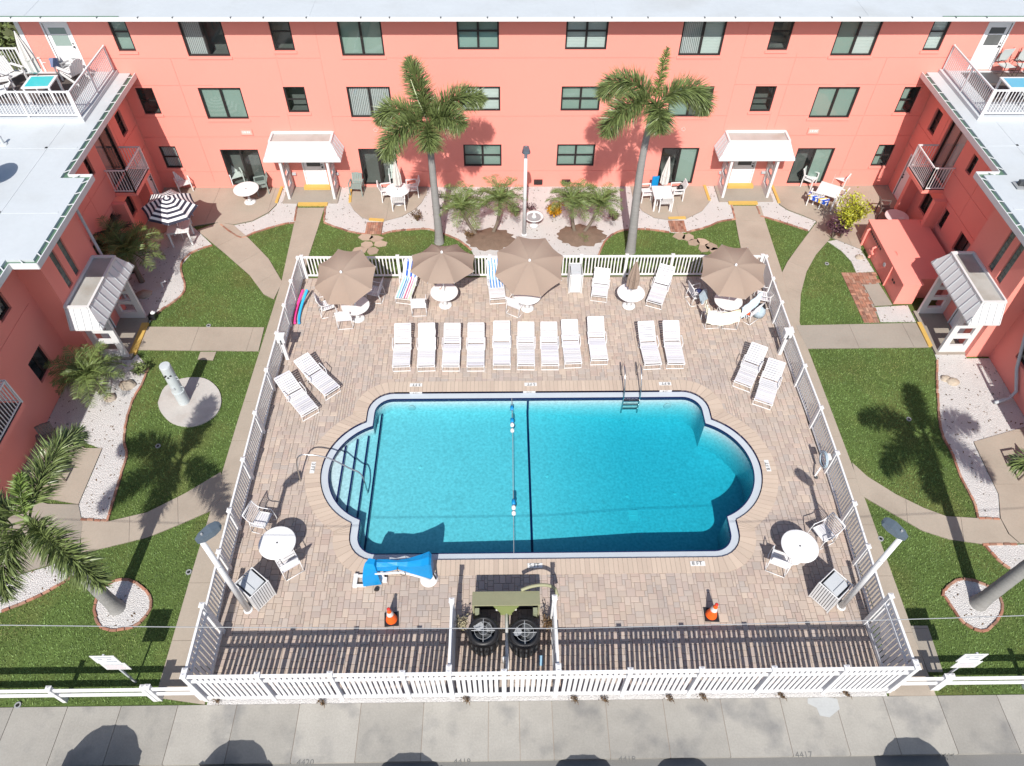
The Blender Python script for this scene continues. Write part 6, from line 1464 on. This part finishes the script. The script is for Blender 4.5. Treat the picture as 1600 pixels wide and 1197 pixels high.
obj('long_pipe', MB().tube([(0, -.75, .35), (0, .95, .35)], .05, 8), PLASTIC, t, smooth=True); obj('cross_pipe', MB().tube([(-.3, .9, .42), (.28, .9, .42)], .055, 8), PLASTIC, t, smooth=True); obj('riser', MB().tube([(0, .9, 0), (0, .9, .5)], .05, 8), PLASTIC, t, smooth=True); obj('elbow', MB().tube([(-.08, -.45, .05), (-.08, -.45, .42), (0, -.45, .42)], .045, 8), PLASTIC, t, smooth=True)
t = thing('blue_pipe', 'short pale blue pipe behind the near fence', 'pipe', (-0.284,6.86,0)); obj('tube', MB().tube([(0, -.12, .1), (0, .12, .2)], .06, 8), PM('pale_blue_pipe', (.25, .42, .55), .5, .05, 3, 0, 20, 0), t)

# traffic cones
def cone(lab, p, lean):
    t = thing('traffic_cone', lab, 'traffic cone', p[:2], lean, 'orange traffic cones on the deck')
    obj('base', MB().b(-.2, .2, -.2, .2, 0, .035), BLACKM, t); n = 20
    obj('body', MB().lathe([(.165, .035), (.148, .1), (.098, .38)], n, cap=False), ORANGE, t, smooth=True); obj('reflective_collar', MB().lathe([(.1, .38), (.068, .56)], n, cap=False), TILE, t, smooth=True); obj('upper_body', MB().lathe([(.067, .56), (.04, .7)], n, cap=False), ORANGE, t, smooth=True); obj('tip', MB().lathe([(.042, .7), (.05, .74), (.032, .75)], n), PM('red_tip', (.55, .04, .03), .5, 0, 3, 0, 20, 0), t, smooth=True)
cone('orange and white cone left of the heat pumps', (-4.467,8.109,0), .1); cone('orange and white cone right of the heat pumps', (4.631,8.136,0), -.05)

# pool lift with its blue cover
t = thing('pool_lift', 'pool lift under bright blue covers at the near left pool edge', 'pool lift', (-5.0, 9.35, 0))
obj('base_frame', MB().b(-.62, -.30, -.28, -.22, .03, .12).b(-.62, -.30, .02, .08, .03, .12).b(-.68, -.56, -.30, .10, .02, .14).b(-.3, .3, -.15, -.02, .03, .14), PLASTIC, t)
for x, y in ((.02, -.38), (.1, .2)): obj('wheel', MB().lathe([(.05, -.025), (.07, -.02), (.07, .02), (.05, .025)], 14), BLACKM, t, (x, y, .07), (PI / 2, 0, 0))
def lump(pts, mat, name):
    mb = MB(); vs = []; n = len(pts[0][1])
    for z, ring in pts: vs += [(x, y, z) for x, y in ring]
    fs = [(i * n + k, i * n + (k + 1) % n, (i + 1) * n + (k + 1) % n, (i + 1) * n + k) for i in range(len(pts) - 1) for k in range(n)] + [tuple(range((len(pts) - 1) * n, len(pts) * n))]
    return obj(name, mb.add(vs, fs), mat, t, smooth=False)
lump([(.12, [(-.36, -.3), (.16, -.24), (.2, .18), (-.28, .2)]), (.5, [(-.34, -.26), (.14, -.24), (.18, .14), (-.24, .18)]), (.95, [(-.26, -.14), (.1, -.18), (.14, .1), (-.16, .14)]), (1.12, [(-.2, -.06), (.06, -.1), (.08, .06), (-.1, .1)])], BLUE, 'mast_cover')
mb = MB(); vs = []
for x, y0, y1, z0, z1 in ((.12, -.14, .14, .80, 1.02), (.42, -.15, .12, .78, 1.04), (.7, -.1, .1, .80, 1.02), (1.0, -.16, .14, .72, 1.05), (1.4, -.22, .22, .5, 1.18), (1.62, -.24, .25, .42, 1.30), (1.68, -.2, .2, .5, 1.2)):
    w = .012 * math.sin(x * 9); vs += [(x, y0, z0 + w), (x, y1, z0), (x, y1 * .8, z1), (x, (y0 + y1) / 2, z1 + .03 + w), (x, y0 * .85, z1 - .02)]
fs = [(i * 5 + k, (i + 1) * 5 + k, (i + 1) * 5 + (k + 1) % 5, i * 5 + (k + 1) % 5) for i in range(6) for k in range(5)] + [tuple(range(5)), tuple(range(30, 35))[::-1]]
obj('boom_cover', mb.add(vs, fs), BLUE, t, smooth=False)
obj('white_hem', MB().tube([(.05, -.2, .75), (.4, -.2, .76), (.8, -.17, .76), (1.1, -.2, .66), (1.6, -.26, .44)], .035, 6), PLASTIC, t, smooth=True)
obj('drawstring', MB().tube(smooth_line([(.72, -.17, 1.05), (.70, -.16, .85), (.8, -.22, .7), (.92, -.24, .72), (.9, -.2, .85)], 4), .01, 4), BLACKM, t)
obj('mast', MB().tube([(.18, 0, .05), (.18, 0, .85)], .05, 8), PLASTIC, t); obj('seat_post', MB().tube([(1.66, -.05, .5), (1.74, -.1, .15)], .025, 6), BLACKM, t)
obj('foot_disc', MB().lathe([(.25, 0.02), (.26, .05), (.22, .09), (.09, .10), (.08, .2), (.05, .22)], 24), PLASTIC, t, (1.52, -.05, 0))

# pool noodles leaning by the left fence
for c, d, lab in (((.75, .05, .25), 0, 'pink foam noodle lying at the left side fence'), ((.03, .38, .72), .16, 'light blue foam noodle beside the pink one at the left side fence')):
    p = (-9.335,20.603,0); t = thing('pool_noodle', lab, 'pool noodle', p); obj('foam', MB().tube(smooth_line([(.2 + d, .72, .5), (.06 + d, .35, .28), (-.02 + d, 0, .12), (-.02 + d, -.4, .06), (.04 + d, -.72, .06)], 6), .052, 10), PM('foam', c, .9, .04, 5, .04, 40, .1, 50), t, smooth=True)
# hose reel at the right fence
t = thing('hose_reel', 'pale garden hose coil hung on the right side fence', 'hose', (9.1, 12.95, .7)); 
mb = MB()
for k in range(4): mb.tube([(-.04 - .03 * (k % 2), (.28 - .02 * k) * math.cos(2 * PI * i / 24), (.28 - .02 * k) * math.sin(2 * PI * i / 24)) for i in range(24)], .018, 5, closed=True)
obj('coil', mb, PM('pale_blue_hose', (.42, .52, .58), .5, .05, 3, 0, 20, 0), t, smooth=True); obj('bracket', MB().b(-.06, .12, -.1, .1, .1, .2), WPAINT, t); obj('nozzle', MB().tube([(-.08, -.1, -.3), (-.2, -.22, -.62)], .03, 6), PLASTIC, t)
t = thing('deck_drain', 'small grey cap at the foot of the right side fence', 'cap', (8.95, 12.7, 0)); obj('cap', MB().lathe([(.06, .02), (.05, .06)], 10), DGREY, t)

# bird bath
t = thing('bird_bath', 'white tiered bird bath in the white gravel behind the middle umbrella', 'bird bath', (0.159,26.003,0))
obj('bowl', MB().lathe([(.12, .32), (.3, .38), (.40, .46), (.42, .5), (.37, .5), (.3, .43), (.1, .42)], 26, cap=False), WPAINT, t, smooth=True); obj('pedestal', MB().lathe([(.22, 0), (.2, .06), (.1, .12), (.09, .34)], 16), WPAINT, t, smooth=True); obj('spout', MB().lathe([(.1, .42), (.12, .5), (.06, .58), (.05, .66), (.02, .7)], 14), WPAINT, t, smooth=True); obj('water', MB().lathe([(.3, .455), (.1, .456)], 20, cap=False), MGREY, t)
# boulders
def rock(lab, p, r, fl=.6):
    t = thing('boulder', lab, 'boulder', p); rd = random.Random(int(p[0] * 100)); mb = MB(); n, mm = 10, 5; vs = []
    for i in range(mm + 1):
        ph = PI / 2 * i / mm
        for k in range(n): q = r * (1 + rd.uniform(-.18, .18)); vs.append((q * math.cos(ph) * math.cos(2 * PI * k / n), q * math.cos(ph) * math.sin(2 * PI * k / n) * .8, q * math.sin(ph) * fl - .02))
    obj('stone', mb.add(vs, [(i * n + k, i * n + (k + 1) % n, (i + 1) * n + (k + 1) % n, (i + 1) * n + k) for i in range(mm) for k in range(n)]), STONE, t, smooth=True)
rock('tan boulder below the feather palm under the left porch', (-15.172,16.279,0), .26); rock('pale boulder right of the feather palm below the left porch', (-14.756,16.867,0), .32, .5); rock('long grey boulder in the shade right of the left porch roof', (-15.677,21.645,0), .34, .4); rock('brown boulder in the gravel right of the right cross path', (15.111,16.751,0), .26); rock('dark boulder left of the brown boulder in the right gravel', (14.915,16.906,0), .2); rock('small tan rock in the gravel by the pink shed', (13.982,23.728,0), .2, .5)
# white blocks and small items in the left bed
t = thing('bent_bracket', 'white bent bracket standing in the gravel above the left porch', 'bracket', (-15.031,22.058,0)); obj('bracket', MB().bar((0, 0, 0), (0, 0, .25), .05).bar((0, 0, .25), (.16, .08, .27), .05), WPAINT, t)
t = thing('path_light', 'small black and white path light at the left porch corner', 'path light', (-14.806,20.29,0)); obj('stake', MB().b(-.02, .02, -.02, .02, 0, .25), BLACKM, t); obj('head', MB().lathe([(.06, .24), (.1, .3), (.04, .36)], 10), WPAINT, t); obj('box', MB().b(-.2, .06, -.12, .1, 0, .2), BLACKM, t)
# sprinkler heads
for p, lab in (((-12.632,19.852,0), 'sprinkler ring by the upper edge of the left cross path'), ((-12.874,14.184,0), 'sprinkler ring in the lawn left of the palm shadow crown'), ((-10.6,9.616,0), 'pale sprinkler ring at the walk by the near left lamp'), ((10.317,10.481,0), 'pale sprinkler ring at the right walk near the right lamp'), ((12.892,15.075,0), 'sprinkler ring in the lawn between the right palm shadow fronds'), ((12.462,23.324,0), 'pale sprinkler head in the lawn before the pink shed'), ((-14.045,5.914,0), 'sprinkler at the lot edge near the left picture edge')):
    t = thing('sprinkler_ring', lab, 'sprinkler', (p[0], p[1], 0)); obj('ring', MB().lathe([(.085, -.02), (.085, .02), (.05, .02), (.05, .0)], 16, cap=False), MGREY, t); obj('head', MB().lathe([(.03, -.02), (.03, .02)], 8), BLACKM, t)
# signs
FNT = PM('faded_print', (.30, .33, .38), .7, .1, 10, .1, 60, 0); FNR = PM('faded_pink_print', (.62, .42, .45), .7, .1, 10, .1, 60, 0)
def sign(lab, p, lean):
    t = thing('sign_post', lab, 'sign', p[:2], 0)
    obj('post', MB().bar((0, 0, 0), (0, 0, 2.05), .05, .04), ALU, t)
    a = obj('upper_panel', MB().b(-.33, .27, -.035, -.02, 1.56, 2.05), TILE, t); b = obj('lower_panel', MB().b(-.27, .36, -.05, -.037, 1.14, 1.58), TILE, t)
    for k, (x0, x1, z) in enumerate(((-.24, .18, 1.96), (-.2, -.1, 1.84), (.02, .12, 1.84), (-.05, .2, 1.68))): obj('print_line', MB().b(x0, x1, -.038, -.035, z - .025, z + .025), FNT, a)
    for k in range(4): obj('print_line', MB().b(-.2, .28 - .05 * (k % 2), -.053, -.05, 1.47 - .09 * k, 1.505 - .09 * k), FNR if k else FNT, b)
sign('white two panel sign behind the left rail fence', (-11.153,6.465,0), 0); sign('white two panel sign behind the right rail fence', (10.459,6.256,0), 0)
# overhead cable
t = thing('overhead_cable', 'thin grey cable strung across the view above the near fence', 'cable', (0, 5.73, 5.3))
obj('wire', MB().tube([(x, .1 * abs(x) / 10 * (1.3 if x < 0 else .9), .0015 * (x + 2) ** 2 - .01) for x in range(-40, 41, 4)], .009, 5), PM('cable_grey', (.30, .31, .32), .5, .05, 3, 0, 20, 0), t)
# satellite dish and roof bits
t = thing('satellite_dish', 'blue grey roof dish at the left picture edge', 'dish', (-18.535,21.274,5.6)); obj('dish', MB().lathe([(.0, .0), (.3, .06), (.45, .16)], 20, cap=False), PM('slate_blue', (.06, .13, .28), .5, .05, 3, 0, 20, 0), t, (0, 0, .45), (.6, .3, 0), smooth=True); obj('mast', MB().tube([(0, 0, -.05), (0, 0, .45)], .03, 6), ALU, t)
t = thing('roof_antenna', 'small grey fittings on the right wing roof at the picture edge', 'roof fitting', (16.496,20.859,5.55)); obj('body', MB().box((0, 0, .1), (.2, .15, .2)).box((.12, -.2, .08), (.12, .12, .16)), DGREY, t); obj('foot', MB().box((0, 0, .01), (.4, .4, .03)), MGREY, t)
t = thing('wall_hose_bib', 'small pale lamp on the left wing above the upper window', 'wall lamp', (-16.9, 23.6, 4.9)); obj('shade', MB().lathe([(.03, .1), (.12, .0)], 12), MGREY, t); obj('arm', MB().tube([(-.1, 0, .1), (0, 0, .1)], .015, 5), MGREY, t)

# ---- parked cars, noses towards the pool
RUB = PM('tyre_rubber', (.02, .02, .02), .8, .1, 4, 0, 20, 0); CGL = PM('car_glass', (.01, .013, .016), .05, .05, 3, 0, 20, 0, spec=.8)
def car(lab, x, yback, h, w, paint, L=4.6):
    """backed in: its tail faces the pool"""
    t = thing('parked_car', lab, 'car', (x, yback, -.12), 0, 'cars parked along the lot edge')
    zc = .34; belt = h * .60
    prof = [(0, .45), (.02, belt * .8), (-.06, belt), (-.30, h - .12), (-.46, h - .02), (-.9, h), (-2.4, h - .02), (-2.75, h - .1), (-3.45, belt + .02), (-4.35, belt * .88), (-L, .62), (-L + .02, zc), (-.1, zc)]
    mb = MB(); n = len(prof); us = [-.5, -.47, -.4, -.25, 0, .25, .4, .47, .5]; vs = []
    for u in us:
        for y, z in prof:
            up = max(0, min(1, (z - belt) / (h - belt))); e = abs(2 * u)
            k = 1 - .36 * up; vs.append((u * w * k, y - .38 * (e * k) ** 3 * (1 if y > -1 else -1 if y < -3.6 else 0), z - up * .14 * e ** 2.2 - (.04 * e ** 6 if z > zc + .1 else 0)))
    m = len(us)
    fs = [(i * n + j, i * n + (j + 1) % n, (i + 1) * n + (j + 1) % n, (i + 1) * n + j) for i in range(m - 1) for j in range(n)] + [tuple(range(n))[::-1], tuple(range((m - 1) * n, m * n))]
    obj('body', mb.add(vs, fs), paint, t, smooth=True)
    g = MB().add([(-.28 * w, -.045, belt + .03), (.28 * w, -.045, belt + .03), (.17 * w, -.275, h - .16), (-.17 * w, -.275, h - .16)], [(0, 1, 2, 3)]); obj('rear_window', g, CGL, t)
    obj('roof_rail', MB().bar((-.2 * w, -.7, h - .11), (-.2 * w, -2.3, h - .12), .03, .05), BLACKM, t); obj('roof_rail', MB().bar((.2 * w, -.7, h - .11), (.2 * w, -2.3, h - .12), .03, .05), BLACKM, t)
    obj('windscreen', MB().add([(-.36 * w, -2.78, h - .08), (.36 * w, -2.78, h - .08), (.43 * w, -3.42, belt + .07), (-.43 * w, -3.42, belt + .07)], [(0, 3, 2, 1)]), CGL, t)
    for s in (-1, 1):
        obj('side_window', MB().add([(s * w * .497, -.55, belt + .05), (s * w * .497, -3.1, belt + .05), (s * w * .36, -2.6, h - .24), (s * w * .36, -.75, h - .24)], [(0, 1, 2, 3)]), CGL, t)
        obj('mirror', MB().lathe([(.0, -.11), (.07, -.09), (.08, .05), (0, .12)], 10), paint, t, (s * (w / 2 + .12), -3.0, belt + .12), (0, PI / 2, 0), smooth=True)
        obj('tail_light', MB().box((s * w * .44, -.34, belt * .88), (.12, .16, .26), rz=-s * .7), PM('red_lamp', (.30, .01, .01), .2, 0, 3, 0, 20, 0), t)
        for y in (-.9, -L + .9):
            wh = obj('wheel', MB().lathe([(.2, -.1), (.33, -.1), (.34, 0), (.33, .1), (.2, .1)], 18), RUB, t, (s * (w / 2 - .1), y, .33), (0, PI / 2, 0)); obj('rim', MB().lathe([(.0, .0), (.2, .0), (.21, .1), (.0, .09)], 14), ALU, wh, (0, 0, .01 * s))
    obj('bumper', MB().box((0, .02, .55), (w * .5, .1, .2)), BLACKM, t); obj('number_plate', MB().box((0, .03, .78), (.3, .02, .15)), TILE, t)
    return t
BLKP = PM('black_car_paint', (.012, .013, .016), .25, .05, 3, 0, 20, 0, coat=.6); WHTP = PM('white_car_paint', (.70, .72, .76), .3, .03, 3, 0, 20, 0, coat=.6); SILP = PM('silver_car_paint', (.30, .32, .35), .3, .03, 3, 0, 20, 0, metal=.6, coat=.6); DKP = PM('dark_grey_car_paint', (.05, .055, .065), .3, .03, 3, 0, 20, 0, coat=.6)
car('black car at the bottom left with the largest shadow', -11.45, 4.11, 1.85, 1.9, BLKP); car('white car at the bottom, second shadow from the left', -8.1, 3.90, 1.66, 1.85, WHTP)
car('dark car below the view left of the heat pumps, only its shadow showing', -3.75, 3.71, 1.5, 1.8, DKP); car('silver car below the view right of the heat pumps', .6, 3.61, 1.5, 1.8, SILP); car('dark blue car below the view with the smallest shadow', 3.1, 3.53, 1.45, 1.8, PM('navy_car_paint', (.015, .025, .06), .3, .03, 3, 0, 20, 0, coat=.6)); car('silver car at the bottom right with its roof edge showing', 8.95, 3.79, 1.62, 1.85, SILP)
